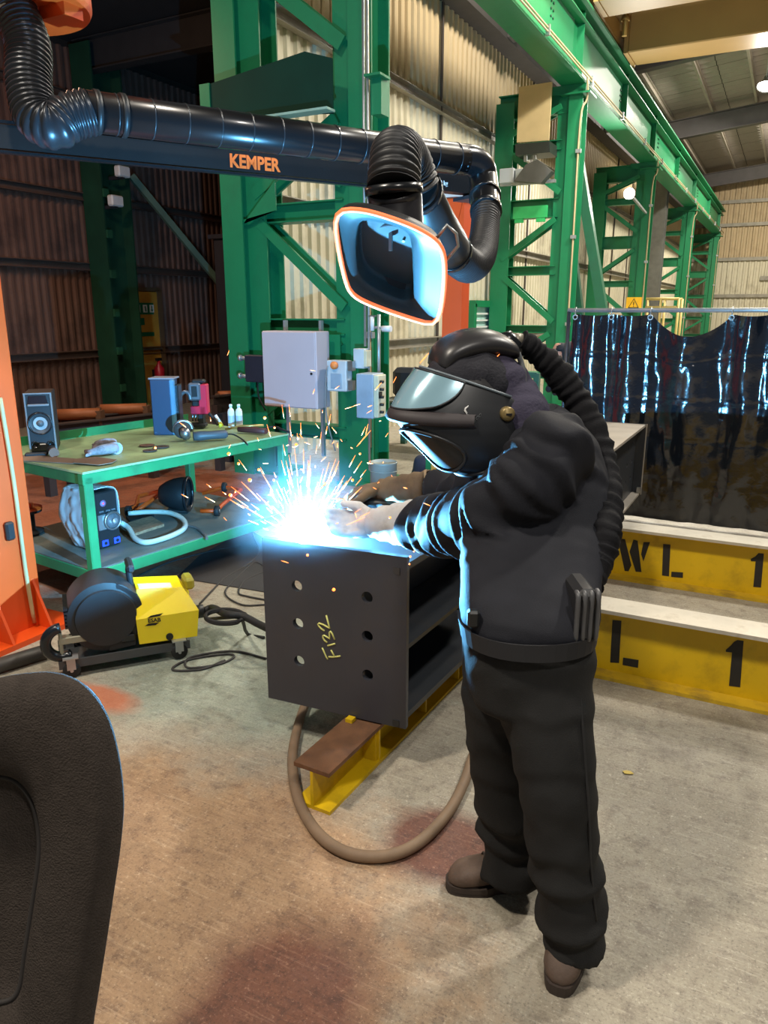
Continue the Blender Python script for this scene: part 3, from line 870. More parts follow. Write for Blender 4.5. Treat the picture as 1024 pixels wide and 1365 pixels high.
for x in (CX0 - .02, CX1):
    mb = MB(); mb.cyl((x, CY, .02), (x, CY, CZ + .03), .016, 10); part('post', mb, dsteel, t)
    mb = MB(); mb.box((x, CY, .015), (.06, .6, .03)); part('foot', mb, dsteel, t)
for i, g in enumerate(grom):
    mb = MB(); n_ = 12
    c = V((g, CY - .025, CZ - .025)); mb.tube([c + V((.018 * math.cos(a), 0, .018 * math.sin(a))) for a in [2 * math.pi * k / n_ for k in range(n_ + 1)]], .005, 6, False); part('eyelet', mb, galv, t)
    mb = MB(); mb.tube([c + V((0, 0, .01)), c + V((0, .0, .06)), c + V((0, .03, .08))], .004, 5); part('tie', mb, galv, t)

# brown welding lead looped over the floor
lead = M('lead_brown', (128, 106, 84), .7, 0, .15, 12)
t = solo('welding_lead', MB().tube(cat([onz(*q, .021) for q in ((412, 925), (398, 965), (390, 1010), (396, 1060), (414, 1098), (440, 1125), (475, 1140), (520, 1140), (560, 1122), (596, 1085), (618, 1045), (634, 1000), (655, 968))], 6), .02, 10), lead,
     'thick brown welding lead looping over the floor round the yellow stand', 'cable', tuple(onz(500, 1143, 0)))

# ================================================================== FUME EXTRACTION BOOM
duct_m = M('duct_black', (26, 27, 30), .28, .3, .08, 10, coat=.3)
flex_m = M('flex_hose_black', (44, 47, 52), .3, .35, .08, 10)
t = thing('extraction_boom', 'black overhead fume extraction boom with duct and arc-lit hood above the welder', 'extraction arm', (-3.55, 2.3, 0))
orange_d = orange
# its orange post at the left edge
pc = V((-3.67, 2.42, 0))
mb = MB(); mb.box(pc + V((0, 0, 1.55)), (.30, .34, 3.06), None, .01); mast = part('mast', mb, orange, t, 'orange painted steel mast')
mb = MB(); mb.box(pc + V((0, 0, .015)), (.55, .62, .03)); part('base_plate', mb, orange, mast)
for s in (-1, 1):
    mb = MB(); mb.prism([pc + V((.15, s * .12, .03)), pc + V((.27, s * .12, .03)), pc + V((.15, s * .12, .30))], (0, .015, 0)); part('gusset', mb, orange, mast)
mb = MB(); mb.box(onx(13, 708, -3.505), (.03, .05, .10), None, .01); part('switch_box', mb, black, mast)
mb = MB(); mb.tube(cat([onx(0, 530, -3.505), onx(18, 640, -3.505), onx(34, 760, -3.505), onx(46, 830, -3.505)], 5), .011, 8); part('lead', mb, M('buff_hose', (176, 156, 112), .6), mast)
dc = atd(4, 10, 3.3)
mb = MB(); mb.lathe([(.02, .0), (.36, .0), (.37, .02), (.37, .16), (.30, .2)], dc, (0, 0, 1), 56, False); fan = part('fan_drum', mb, orange, t, 'orange fan drum over the hose')
mb = MB(); mb.box(dc + V((.22, .12, -.02)), (.16, .10, .06)); part('fan_bracket', mb, orange, fan)
mb = MB(); mb.bar(dc + V((0, 0, .1)), pc + V((0, 0, 3.0)), .2, .12); part('fan_arm', mb, orange, fan)
S0 = atd(122, 149, 3.25); S1 = onz(618, 213, S0.z)
hs = cat([dc + V((.08, -.02, -.0)), atd(37, 60, 3.25), atd(38, 112, 3.22), atd(49, 156, 3.2), atd(72, 168, 3.2), atd(92, 156, 3.22), S0], 10)
part('flexible_hose', ribbed(MB(), hs, .097, .024, .010, 22), flex_m, t)
mb = MB(); mb.cyl(hs[0] + V((0, 0, -.06)), hs[0] + V((0, 0, .03)), .10, 20); part('hose_clamp', mb, galv, t)
bd = (S1 - S0).normalized()
mb = MB(); mb.cyl(S0 - bd * .02, S1, .083, 24); dct = part('duct', mb, duct_m, t)
for k in range(13):
    c = S0 + bd * (.10 + .155 * k); mb = MB(); mb.cyl(c - bd * .003, c + bd * .003, .0855, 24); part('duct_seam', mb, M('seam_dark', (60, 62, 66), .3, .5), dct)
for c in (S0 + bd * .02, S0 + bd * .13):
    mb = MB(); mb.cyl(c - bd * .012, c + bd * .012, .090, 24); part('duct_clamp', mb, black, dct)
L0 = atd(0, 184, 3.35); L1 = onz(644, 250, L0.z); ld = (L1 - L0).normalized()
pn = V((ld.y, -ld.x, 0))
if pn.dot(FWD) > 0: pn = -pn
mb = MB(); mb.bar(L0 - ld * .45, L1, .09, .098); bm_ = part('boom_beam', mb, M('boom_black', (15, 16, 18), .45, 0, .1, 8), t)
mb = MB(); mb.bar(L0 - ld * .45 + Z * .06 + pn * .03, L0 + ld * 1.0 + Z * .06 + pn * .03, .04, .012); mb.bar(L0 - ld * .45 - Z * .062 + pn * .03, L0 + ld * 2.3 - Z * .062 + pn * .03, .04, .01); part('boom_rail', mb, black_g, bm_)
for s_ in (.55, 1.25, 1.95):
    mb = MB(); c = L0 + ld * s_; mb.bar(c + Z * .05, c + Z * .16, .03, .02, (1, 0, 0)); part('duct_bracket', mb, black, bm_)
def on_boom(px, py): return onplane(px, py, L0 + pn * .0455, pn)
a, b = on_boom(307, 223), on_boom(374, 228)
part('brand_lettering', text_mb('KEMPER', a, ld, Z, (b - a).length, .066, .001, .035), M('letter_orange', (240, 104, 40), .5), bm_, 'orange KEMPER lettering')
a, b = on_boom(571, 247), on_boom(597, 250)
part('load_lettering', text_mb('Max 50 kg', a, ld, Z, (b - a).length, .035, .001, .02), M('letter_white', (230, 230, 230), .5), bm_, 'white Max 50 kg lettering')
mb = MB(); mb.box(L1 + V((0, 0, -.075)) - ld * .05, (.24, .16, .02), rotz(math.atan2(ld.y, ld.x))); mb.box(L1 - ld * .05, (.12, .12, .12), rotz(math.atan2(ld.y, ld.x))); part('end_bracket', mb, dsteel, bm_)
# elbow, drop hose, rigid arm, top flex
E1 = atd(648, 282, 4.2)
el = cat([S1 - bd * .02, S1 + bd * .06, S1 + bd * .125 + V((0, 0, -.03)), S1 + bd * .155 + V((0, -.01, -.1)), E1], 8)
mb = MB(); mb.tube(el, .083, 22); part('elbow', mb, duct_m, t)
mb = MB(); dd_ = (el[-1] - el[-3]).normalized(); mb.cyl(E1 - dd_ * .16, E1 - dd_ * .135, .092, 20); mb.cyl(E1 - dd_ * .02, E1 + dd_ * .01, .09, 20); part('elbow_clamp', mb, black_g, t)
J0 = atd(604, 338, 3.45)
lf = cat([E1, atd(646, 312, 4.1), atd(640, 342, 3.9), atd(625, 354, 3.68), J0], 10)
part('drop_hose', ribbed(MB(), lf, (.080, .086), .022, .006, 20), M('flex_hose_dull', (30, 31, 34), .5, 0, .1, 10), t)
J1 = atd(556, 250, 2.86)
mb = MB(); mb.tube([J0, J0.lerp(J1, .15), J0.lerp(J1, .5), J1], [.086, .09, .082, .08], 22); part('lower_arm', mb, black, t)
for f in (.03, .95):
    c = J0.lerp(J1, f); e_ = (J1 - J0).normalized(); mb = MB(); mb.cyl(c - e_ * .015, c + e_ * .015, .092, 22); part('arm_clamp', mb, black_g, t)
N0 = atd(525, 252, 2.575)
tf = cat([J1, atd(547, 224, 2.81), atd(536, 206, 2.73), atd(528, 207, 2.645), atd(526, 226, 2.59), N0], 12)
part('top_hose', ribbed(MB(), tf, (.088, .094), .024, .012, 22), M('flex_hose_dull', (0, 0, 0)), t)
# hood
hn = (-AWAY * .80 - Z * .60 - RT * .10).normalized()
Hc = atd(522, 352, 2.52)
rimpx = [(447, 300), (450, 287), (460, 280), (485, 281), (515, 289), (550, 302), (578, 318), (590, 335), (593, 360), (591, 395), (586, 420), (578, 430), (566, 430), (530, 419), (495, 406), (474, 395), (463, 380), (453, 340)]
rim = [onplane(*p, Hc, hn) for p in rimpx]
rim = cat(rim + [rim[0]], 4)[:-1]
ctr = sum(rim, V((0, 0, 0))) / len(rim)
def ring(scale, depth, c=ctr): return [c + (p - ctr) * scale - hn * depth for p in rim]
hood_in = M('hood_inner', (50, 66, 70), .38, 0, .06, 6)  # grey plastic tinted teal, the arc's cyan light put into the colour
ih = [onplane(*p, Hc, hn) for p in ((475, 312), (480, 304), (492, 303), (520, 308), (540, 318), (547, 335), (549, 365), (550, 400), (545, 408), (530, 407), (505, 396), (485, 383), (476, 365), (473, 335))]
ih = cat(ih + [ih[0]], 6)[:-1]
def resample(loop, n):
    L = [0]; lp = loop + [loop[0]]
    for a, b in zip(lp, lp[1:]): L.append(L[-1] + (b - a).length)
    out = []; k = 0
    for i in range(n):
        s_ = L[-1] * i / n
        while L[k + 1] < s_: k += 1
        out.append(lp[k].lerp(lp[k + 1], (s_ - L[k]) / (L[k + 1] - L[k])))
    return out
# align the starts of both loops
def by_angle(loop, n):
    c = sum(loop, V((0, 0, 0))) / len(loop); u = RT; w2 = hn.cross(u).normalized(); u = w2.cross(hn).normalized()
    L = sorted(((math.atan2((p - c).dot(w2), (p - c).dot(u)), p) for p in resample(loop, 400)), key=lambda q: q[0])
    out = []
    for i in range(n):
        a = -math.pi + 2 * math.pi * i / n
        out.append(min(L, key=lambda q: abs(q[0] - a))[1])
    return out
R0 = by_angle(rim, 64); I0 = by_angle(ih, 64)
mb = MB(); mb.loft([R0, [p.lerp(q, .10) - hn * .004 for p, q in zip(R0, I0)], [p.lerp(q, .55) - hn * .018 for p, q in zip(R0, I0)], [p.lerp(q, .93) - hn * .032 for p, q in zip(R0, I0)], [q - hn * .045 for q in I0], [q - hn * .10 for q in I0], [ctr + (q - ctr) * .92 - hn * .115 for q in I0]], True, False)
mb.f.append(tuple(range(6 * 64, 7 * 64))); mb.sm.append(False)
hood = part('hood', mb, hood_in, t, 'moulded inside of the hood')
mb = MB(); mb.loft([[p - hn * .003 for p in R0], [ctr + (p - ctr) * 1.0 - hn * .03 for p in R0], [ctr + (p - ctr) * .93 - hn * .07 for p in R0], [ctr + (p - ctr) * .6 - hn * .135 for p in R0]], True, False)
mb.f.append(tuple(range(3 * 64, 4 * 64))); mb.sm.append(False)
part('hood_shell', mb, black, hood)
mb = MB(); mb.tube(R0 + [R0[0]], .009, 8, False)
rim_m = EM('hood_rim_glow', (255, 120, 70), 0.9)  # plastic rim, no lamp: the arc's light is put in as emission
part('glowing_rim', mb, rim_m, hood, 'orange plastic hood rim, arc light put in as glow')
for px, py in ((479, 311), (538, 321), (486, 376), (541, 395)):
    c = onplane(px, py, Hc - hn * .112, hn); mb = MB(); mb.cyl(c - hn * .004, c + hn * .004, .005, 8); part('screw', mb, steel, hood)
c = onplane(521, 322, Hc - hn * .10, hn); mb = MB(); mb.bar(c + Z * .04, c - Z * .03, .008, .012, (1, 0, 0)); part('damper_rod', mb, steel, hood)
nk = ctr - hn * .155 + Z * .03
mb = MB(); mb.tube(cat([N0, N0.lerp(nk, .4) - hn * .02, nk], 5), [.094] * 11, 24); part('neck', mb, M('neck_black', (40, 38, 40), .35), t)
mb = MB(); e_ = (nk - N0).normalized(); mb.cyl(N0 - e_ * .01, N0 + e_ * .02, .101, 24); part('neck_clamp', mb, black_g, t)
mb = MB(); mb.tube([onplane(x_, y_, Hc - hn * d_h, hn) for x_, y_, d_h in ((582, 318, .03), (596, 300, .05), (608, 311, .05), (611, 328, .04), (592, 350, .02))], .006, 6); part('hood_handle', mb, galv, hood)

# second orange post behind the hood
t = thing('orange_post', 'orange square post standing behind the hood with a bolted top plate', 'post', (-2.52, 5.95, 0))
a = atd(611, 262, 6.0)
mb = MB(); mb.box((a.x, a.y, a.z / 2), (.17, .16, a.z - .02)); part('shaft', mb, orange, t)
mb = MB(); mb.box((a.x, a.y, a.z), (.24, .22, .03)); part('top_plate', mb, M('plate_pale', (196, 190, 184), .5), t)
for sx in (-1, 1):
    for sy in (-1, 1):
        mb = MB(); mb.cyl((a.x + sx * .09, a.y + sy * .08, a.z - .03), (a.x + sx * .09, a.y + sy * .08, a.z + .05), .012, 6); part('bolt', mb, galv, t)
mb = MB(); mb.box((a.x, a.y, .012), (.36, .36, .024)); part('base_plate', mb, orange, t)
mb = MB(); mb.prism([(a.x - .08, a.y - .085, a.z - .02), (a.x + .08, a.y - .085, a.z - .02), (a.x, a.y - .085, a.z - .35)], (0, -.006, 0)); part('rib', mb, orange, t)

# ================================================================== BENCH AND WHAT IS ON IT
TZ = .85
def on_t(px, py): return onz(px, py, TZ)
C1 = onz(110, 630, TZ); D1 = onz(385, 578, TZ)
e1 = (D1 - C1); e1.z = 0; TL = e1.length; e1.normalize(); e2 = V((-e1.y, e1.x, 0)); TWD = 1.12
def tb(a, b, z): return V((C1.x, C1.y, 0)) + e1 * a + e2 * b + Z * z
RB = Matrix((e1, e2, Z)).transposed()
bench_g = M('bench_green', (42, 132, 80), .5, 0, .12, 6, stain=(44, 70, 52), stain_amt=.5, stain_scale=5)
top_g = M('bench_top_green', (150, 174, 128), .5, 0, .12, 5, stain=(110, 110, 86), stain_amt=.6, stain_scale=6)
shelf_m = M('shelf_grey', (112, 116, 108), .6, .2, .15, 6, stain=(70, 64, 56), stain_amt=.6, stain_scale=6)
t = thing('steel_bench', 'green steel workbench with a lower shelf, loaded with tools and a speaker', 'bench', tuple(tb(TL / 2, TWD / 2, 0)))
mb = MB(); mb.box(tb(TL / 2, TWD / 2, TZ - .006), (TL, TWD, .012), RB); part('bench_top', mb, top_g, t)
for a, b, l_, ax in ((TL / 2, .03, TL, 0), (TL / 2, TWD - .03, TL, 0), (.03, TWD / 2, TWD - .12, 1), (TL - .03, TWD / 2, TWD - .12, 1)):
    mb = MB(); mb.box(tb(a, b, TZ - .045), (l_, .05, .065) if ax == 0 else (.05, l_, .065), RB, .004); part('top_rail', mb, bench_g, t)
    mb = MB(); mb.box(tb(a, b, .225), (l_ - .14, .05, .07) if ax == 0 else (.05, l_, .07), RB, .004); part('shelf_rail', mb, bench_g, t)
mb = MB(); mb.box(tb(TL / 2, TWD / 2, .264), (TL - .02, TWD - .02, .008), RB); part('lower_shelf', mb, shelf_m, t)
for a in (.035, TL - .035):
    for b in (.035, TWD - .035):
        mb = MB(); mb.box(tb(a, b, .409), (.06, .06, .818), RB, .006); part('leg', mb, bench_g, t)
mb = MB(); mb.box(tb(TL / 2, TWD - .012, TZ + .03), (TL, .012, .06), RB); part('back_lip', mb, bench_g, t)

# speaker on the bench
sa, sb = on_t(40, 603), on_t(77, 601)
se = (sb - sa).normalized(); sw = (sb - sa).length; sn = V((se.y, -se.x, 0)); sd = -sn
SH = .375
t = thing('loudspeaker', 'black box loudspeaker with a grey cone standing on the bench end', 'speaker', tuple(sa))
def sp(u, v, d=0): return sa + se * u + Z * v + sn * d
RS = Matrix((se, sn, Z)).transposed()
mb = MB(); mb.box(sp(sw / 2, SH / 2, -.14), (sw, .28, SH), RS, .006); part('cabinet', mb, M('cabinet_brown_black', (44, 32, 30), .5, 0, .15, 6), t)
mb = MB(); mb.box(sp(sw / 2, SH / 2, .006), (sw - .02, .014, SH - .012), RS, .005); part('front_baffle', mb, black, t)
mb = MB(); mb.box(sp(.006, SH / 2, .004), (.012, .02, SH), RS, .003); mb.box(sp(sw - .006, SH / 2, .004), (.012, .02, SH), RS, .003); mb.box(sp(sw / 2, SH - .004, .0), (sw, .03, .008), RS); part('trim', mb, M('trim_silver', (140, 140, 140), .35, .5), t)
mb = MB(); wc = sp(sw / 2, SH * .49, .014); wr = sw * .44
mb.lathe([(wr, 0), (wr, .012), (wr * .93, .016), (wr * .86, .008)], wc, sn, 32, True, False); part('woofer_surround', mb, black_g, t)
mb = MB(); mb.lathe([(wr * .86, .008), (wr * .6, .0), (wr * .56, -.004)], wc, sn, 32, True, False); part('woofer_edge', mb, M('cone_dark', (58, 60, 62), .5), t)
mb = MB(); mb.lathe([(wr * .58, .002), (wr * .3, .0)], wc, sn, 32, True, False); part('woofer_cone', mb, M('cone_grey', (150, 152, 152), .5), t)
mb = MB(); mb.lathe([(wr * .3, .0), (wr * .27, .012), (0.003, .02)], wc, sn, 24); part('dust_cap', mb, M('cone_mid', (84, 86, 88), .5), t)
mb = MB(); mb.prism([sp(sw * .14, SH * .82, .0135), sp(sw * .86, SH * .82, .0135), sp(sw * .80, SH * .95, .0135), sp(sw * .2, SH * .95, .0135)], sn * .008); part('tweeter_horn', mb, black_g, t)
mb = MB(); mb.box(sp(sw * .5, SH * .80, .02), (sw * .76, .012, .014), RS, .003); part('horn_lip', mb, M('trim_silver', (0, 0, 0)), t)
for u in (.24, .8):
    mb = MB(); mb.lathe([(.024, .0), (.024, .008), (.018, .008), (.015, -.002)], sp(sw * u, SH * .13, .013), sn, 18); part('port', mb, black_g, t)
mb = MB(); mb.box(sp(sw * .5, SH * .135, .0145), (.035, .002, .007), RS); part('badge', mb, white_p, t)

# small things by the speaker
p = on_t(49, 608)
solo('remote_control', MB().box(p + Z * .012, (.13, .05, .022), RS, .006), black, 'flat black remote lying in front of the speaker', 'remote', tuple(p))
p = on_t(71, 608)
t = thing('torch_lamp', 'small black torch with copper rim lying in front of the speaker', 'torch', tuple(p))
d_ = (on_t(77, 612) - on_t(66, 600)); d_.normalize()
mb = MB(); mb.cyl(p + Z * .03 - d_ * .06, p + Z * .03 + d_ * .03, .029, 16); part('body', mb, rubber, t)
mb = MB(); mb.cyl(p + Z * .03 + d_ * .03, p + Z * .03 + d_ * .06, .030, 16); part('rim', mb, M('copper', (116, 78, 60), .7, 0), t)
card = M('cardboard_grey', (128, 104, 86), .8, 0, .12, 6)
for k, (pts, lb) in enumerate(([[(14, 607), (60, 609), (105, 613), (98, 619), (14, 614)], 'long brown cardboard strip along the bench edge'], [[(100, 614), (128, 611), (156, 615), (150, 619), (132, 622), (98, 619)], 'short torn brown cardboard piece at the bench corner'])):
    q = [on_t(*a) + Z * (.002 + .005 * k) for a in pts]
    solo('cardboard_strip', MB().prism(q, (0, 0, .004)), card, lb, 'cardboard', tuple(q[0]))
# work gloves
gl = M('glove_pale', (150, 142, 146), .85, 0, .2, 20, stain=(66, 56, 58), stain_amt=.9, stain_scale=18)
t = thing('work_gloves', 'pair of crumpled grey and white work gloves lying on the bench', 'gloves', tuple(on_t(140, 606)))
mb = MB(); a = on_t(118, 609) + Z * .02
mb.capsule([(on_t(120, 609) + Z * .026, .02), (on_t(136, 608) + Z * .04, .033), (on_t(152, 606) + Z * .042, .035)])
for k in range(4): mb.capsule([(on_t(128, 608) + Z * .03, .016), (on_t(116 - k * .5, 611 - 2 * k) + Z * .018, .012)])
part('lower_glove', shift(remesh(mb, .006, 4), OFF[t]), gl, t)
mb = MB(); ca, cb = on_t(150, 604) + Z * .035, on_t(161, 606) + Z * .038
mb.lathe([(.034, 0), (.037, .06), (.033, .06), (.030, 0)], ca, cb - ca, 20, True, False); part('cuff', mb, M('cuff_lilac', (180, 182, 206), .8), t)
mb = MB()
mb.capsule([(on_t(130, 603) + Z * .06, .016), (on_t(142, 602) + Z * .065, .024), (on_t(152, 601) + Z * .06, .024)])
for k in range(3): mb.capsule([(on_t(136, 602) + Z * .06, .012), (on_t(125, 602 + k) + Z * (.045 - .006 * k), .010)])
part('upper_glove', shift(remesh(mb, .006, 4), OFF[t]), gl, t)
# grinding discs
for k, (px, py, rr, lb) in enumerate(((196, 595, .05, 'brown grinding disc lying flat, rearmost by the grinder'), (215, 597, .052, 'dark grinding disc lying nearest the grinder'), (200, 602, .045, 'dark grinding disc lying nearest the bench edge'))):
    p = on_t(px, py)
    t = solo('grinding_disc', MB().lathe([(.008, .002), (.02, .002), (.022, .0), (rr, .003), (rr, .008), (.024, .006), (.008, .006)], p + Z * .002, (0, 0, 1), 24, False, False), M('disc_brown', (104, 76, 62), .8) if k == 0 else M('disc_dark', (62, 54, 50), .8), lb, 'disc', tuple(p))
# angle grinder
p = on_t(262, 589)
t = thing('angle_grinder', 'grey angle grinder with a steel guard lying on the bench', 'grinder', tuple(p))
g0, g1 = on_t(262, 589) + Z * .04, on_t(296, 587) + Z * .042
gd = (g1 - g0).normalized()
mb = MB(); mb.tube([g0 - gd * .02, g0 + gd * .03, g0 + gd * .10, g0 + gd * .2, g0 + gd * .215], [.03, .034, .029, .031, .02], 16); part('motor_body', mb, M('grinder_grey', (72, 76, 80), .5), t)
mb = MB(); gh = on_t(248, 588) + Z * .05; mb.lathe([(.0, -.03), (.03, -.03), (.036, .0), (.03, .035), (.0, .04)], gh, (.2, -.5, .8), 18); part('gear_head', mb, steel, t)
mb = MB(); c = on_t(245, 586) + Z * .07; mb.tube([c + (gd * math.cos(a) + Z * math.sin(a)) * .062 for a in [math.pi * k / 14 - .3 for k in range(17)]], .012, 8); part('guard', mb, M('guard_steel', (150, 150, 150), .35, .8), t)
mb = MB(); mb.lathe([(.01, 0), (.058, 0), (.058, .004), (.01, .004)], c + V((.01, -.02, -.0)), V((gd.y, -gd.x, 0)), 24); part('disc', mb, M('disc_dark', (0, 0, 0)), t)
mb = MB(); mb.tube(cat([g1 + gd * .03, on_t(312, 585) + Z * .03, on_t(324, 588) + Z * .008, on_t(330, 594) + Z * .006], 6), .006, 6); part('cable', mb, rubber, t)
# blue case
a, b = on_t(205, 580), on_t(231, 580)
be = (b - a).normalized(); bw = (b - a).length; bn = V((be.y, -be.x, 0)); RBx = Matrix((be, bn, Z)).transposed()
t = thing('blue_case', 'tall dark blue metal case with a silver edge standing on the bench', 'case', tuple(a))
mb = MB(); mb.box(a + be * bw / 2 - bn * .1 + Z * .20, (bw, .2, .40), RBx, .006); part('body', mb, M('case_blue', (58, 80, 106), .4, .2, .05, 4), t)
mb = MB(); mb.box(a + be * (bw + .012) - bn * .02 + Z * .2, (.03, .05, .395), RBx, .006); part('edge_trim', mb, M('edge_blue', (120, 186, 226), .3, .5), t)
mb = MB(); mb.box(a + be * (bw + .035) - bn * .08 + Z * .18, (.03, .1, .36), RBx, .006); part('side_panel', mb, black, t)
mb = MB(); mb.box(a + be * (bw * .55) - bn * .09 + Z * .405, (bw + .04, .17, .012), RBx, .004); part('lid', mb, M('lid_pale', (140, 140, 150), .4), t)
# magnetic drill
p = on_t(262, 572)
t = thing('magnetic_drill', 'red and grey magnetic base drill standing beside the blue case', 'drill', tuple(p))
def dp(px, py, d=0): 
    q = onplane(px, py, p, V((FWD.x, FWD.y, 0)).normalized()); return q + AWAY * d
RV = Matrix((RT, AWAY, Z)).transposed()
k_ = 4.65 / 220
def dpx(x, y): return 180 + x * 220 / 1024, 490 + y * 220 / 1024
def boxpx(mb, x0, y0, x1, y1, d0, d1, bev=.006):
    a, b = dp(*dpx(x0, y1)), dp(*dpx(x1, y0)); c = (a + b) / 2 + AWAY * (d0 + d1) / 2
    mb.box(c, (abs((b - a).dot(RT)), d1 - d0, b.z - a.z), RV, bev)
mb = MB(); boxpx(mb, 400, 105, 440, 290, 0, .09); boxpx(mb, 345, 240, 440, 290, 0, .09); part('red_housing', mb, M('tool_red', (206, 38, 66), .4), t)
mb = MB(); boxpx(mb, 335, 95, 405, 205, -.01, .09, .012); part('motor', mb, M('tool_grey', (120, 122, 128), .35, .5), t)
mb = MB(); boxpx(mb, 350, 75, 425, 100, 0, .08, .01); part('motor_cap', mb, black, t)
mb = MB(); boxpx(mb, 352, 205, 395, 245, .0, .08, .01); boxpx(mb, 355, 115, 385, 180, -.016, -.008, .002); part('grille', mb, black, t)
mb = MB(); boxpx(mb, 395, 290, 420, 368, .0, .09); part('magnet_base', mb, black, t)
mb = MB()
for x in (350, 368, 384): mb.cyl(dp(*dpx(x, 335), .04), dp(*dpx(x, 285), .04), .007, 8)
part('guide_rods', mb, steel, t)
mb = MB(); mb.box(dp(*dpx(380, 360), .04) , (.14, .09, .03), RV, .006); part('foot', mb, M('tool_dark', (40, 40, 44), .5), t)
mb = MB(); mb.tube(cat([dp(*dpx(275, 215), .0), dp(*dpx(282, 175), 0), dp(*dpx(310, 150), 0), dp(*dpx(335, 165), 0), dp(*dpx(345, 200), 0)], 6), .014, 8); mb.tube(cat([dp(*dpx(270, 200), 0), dp(*dpx(285, 260), -.02), dp(*dpx(290, 350), -.02)], 5), .02, 8); part('handle', mb, M('tool_grey', (0, 0, 0)), t)
mb = MB(); mb.tube(cat([dp(*dpx(440, 280), .05), dp(*dpx(480, 320), .04), dp(*dpx(510, 360), .03)], 6), .011, 8); part('cable', mb, rubber, t)
mb = MB(); mb.tube([dp(*dpx(490, 300), .05), dp(*dpx(522, 350), .045)], [.012, .014], 8); part('hose_white', mb, white_p, t)
mb = MB(); mb.cyl(dp(*dpx(515, 345), .045), dp(*dpx(530, 372), .045) , .018, 10); part('nozzle', mb, M('nozzle_yellow', (220, 200, 50), .5), t)
# spray bottles
for px, lb in ((309, 'white spray bottle on the bench, the left of the pair'), (319.5, 'white spray bottle on the bench, the right of the pair')):
    p = on_t(px, 571)
    t = thing('spray_bottle', lb, 'bottle', tuple(p), 'white bottles on the bench')
    mb = MB(); mb.lathe([(.0, 0), (.024, 0), (.026, .006), (.026, .13), (.02, .148), (.010, .156), (.010, .17)], p, (0, 0, 1), 18); part('body', mb, white_p, t)
    mb = MB(); mb.lathe([(.0, .166), (.013, .166), (.012, .185), (.0, .187)], p, (0, 0, 1), 12); part('cap', mb, white_p, t)
    mb = MB(); mb.lathe([(.0263, .04), (.0263, .1)], p, (0, 0, 1), 18, True, False); part('print_band', mb, M('print_blue', (176, 186, 206), .5), t)
# cutting torch lying at the bench end
t = thing('cutting_torch', 'dark red handled torch with brass tip lying at the bench end', 'torch', tuple(on_t(330, 578)))
mb = MB(); mb.tube([on_t(318, 577) + Z * .027, on_t(340, 578) + Z * .027, on_t(355, 580) + Z * .027], [.02, .024, .02], 10); part('handle', mb, M('handle_maroon', (92, 48, 44), .5), t)
mb = MB(); mb.tube([on_t(301, 576) + Z * .02, on_t(322, 577) + Z * .05, on_t(352, 577) + Z * .055], .009, 8); part('tube', mb, M('brass_warm', (206, 160, 90), .35, .5), t)
mb = MB(); mb.tube(cat([on_t(352, 575) + Z * .02, on_t(366, 574) + Z * .03, on_t(378, 577) + Z * .02, on_t(386, 578) + Z * .012], 6), .008, 6); part('hose', mb, rubber, t)

# ------------------------------------------------------------------ on the lower shelf
SZ = .268
def on_s(px, py): return onz(px, py, SZ)
a, b = on_s(134, 734) + Z * .008, on_s(162, 726) + Z * .008
ve = (b - a).normalized(); vw = (b - a).length; vn = V((ve.y, -ve.x, 0)); RVv = Matrix((ve, vn, Z)).transposed()
VH = .36
t = thing('stereo_system', 'black stereo unit with round silver dial on the bench shelf, cloth over it', 'stereo', tuple(a))
def st(u, v, d=0): return a + ve * u + Z * v + vn * d
mb = MB(); mb.box(st(vw / 2, VH / 2, -.16), (vw, .32, VH), RVv, .008); part('cabinet', mb, black, t)
mb = MB(); mb.box(st(vw / 2, VH * .47, .004), (vw * .98, .012, .10), RVv, .004); part('dial_band', mb, M('trim_silver', (0, 0, 0)), t)
mb = MB(); mb.lathe([(.062, 0), (.062, .014), (.05, .02), (.05, .012)], st(vw * .62, VH * .47, .008), vn, 28, True, False); part('dial_ring', mb, steel, t)
mb = MB(); mb.lathe([(.048, .0), (.046, .018), (.0, .02)], st(vw * .62, VH * .47, .008), vn, 24); part('dial', mb, M('dial_grey', (96, 96, 100), .4), t)
mb = MB(); mb.lathe([(.02, .0), (.018, .01), (.0, .01)], st(vw * .66, VH * .47, .028), vn, 18); part('knob', mb, M('knob_pale', (180, 170, 168), .35, .4), t)
mb = MB(); mb.lathe([(.022, 0), (.0, .003)], st(vw * .32, VH * .80, .002), vn, 18); part('display', mb, EM('display_blue', (120, 130, 210), .5), t)
mb = MB(); mb.lathe([(.006, .002), (.0, .005)], st(vw * .32, VH * .80, .002), vn, 10); part('standby_lamp', mb, EM('lamp_red', (255, 40, 60), 2.0), t)
mb = MB()
for u in (.2, .5, .75): mb.box(st(vw * u, VH * .66, .003), (.03, .006, .01), RVv)
part('buttons', mb, M('dial_grey', (0, 0, 0)), t)
for u in (.25, .8):
    mb = MB(); c = st(vw * u, VH * .09, .004); mb.box(c, (.045, .008, .04), RVv, .003); part('jack_panel', mb, EM('jack_blue', (40, 70, 230), .9), t)
    mb = MB(); mb.cyl(c + vn * .003, c + vn * .007, .011, 12); part('jack', mb, black, t)
cl = M('cloth_white', (206, 204, 204), .85, 0, .08, 6, bump=.3, bscale=12)
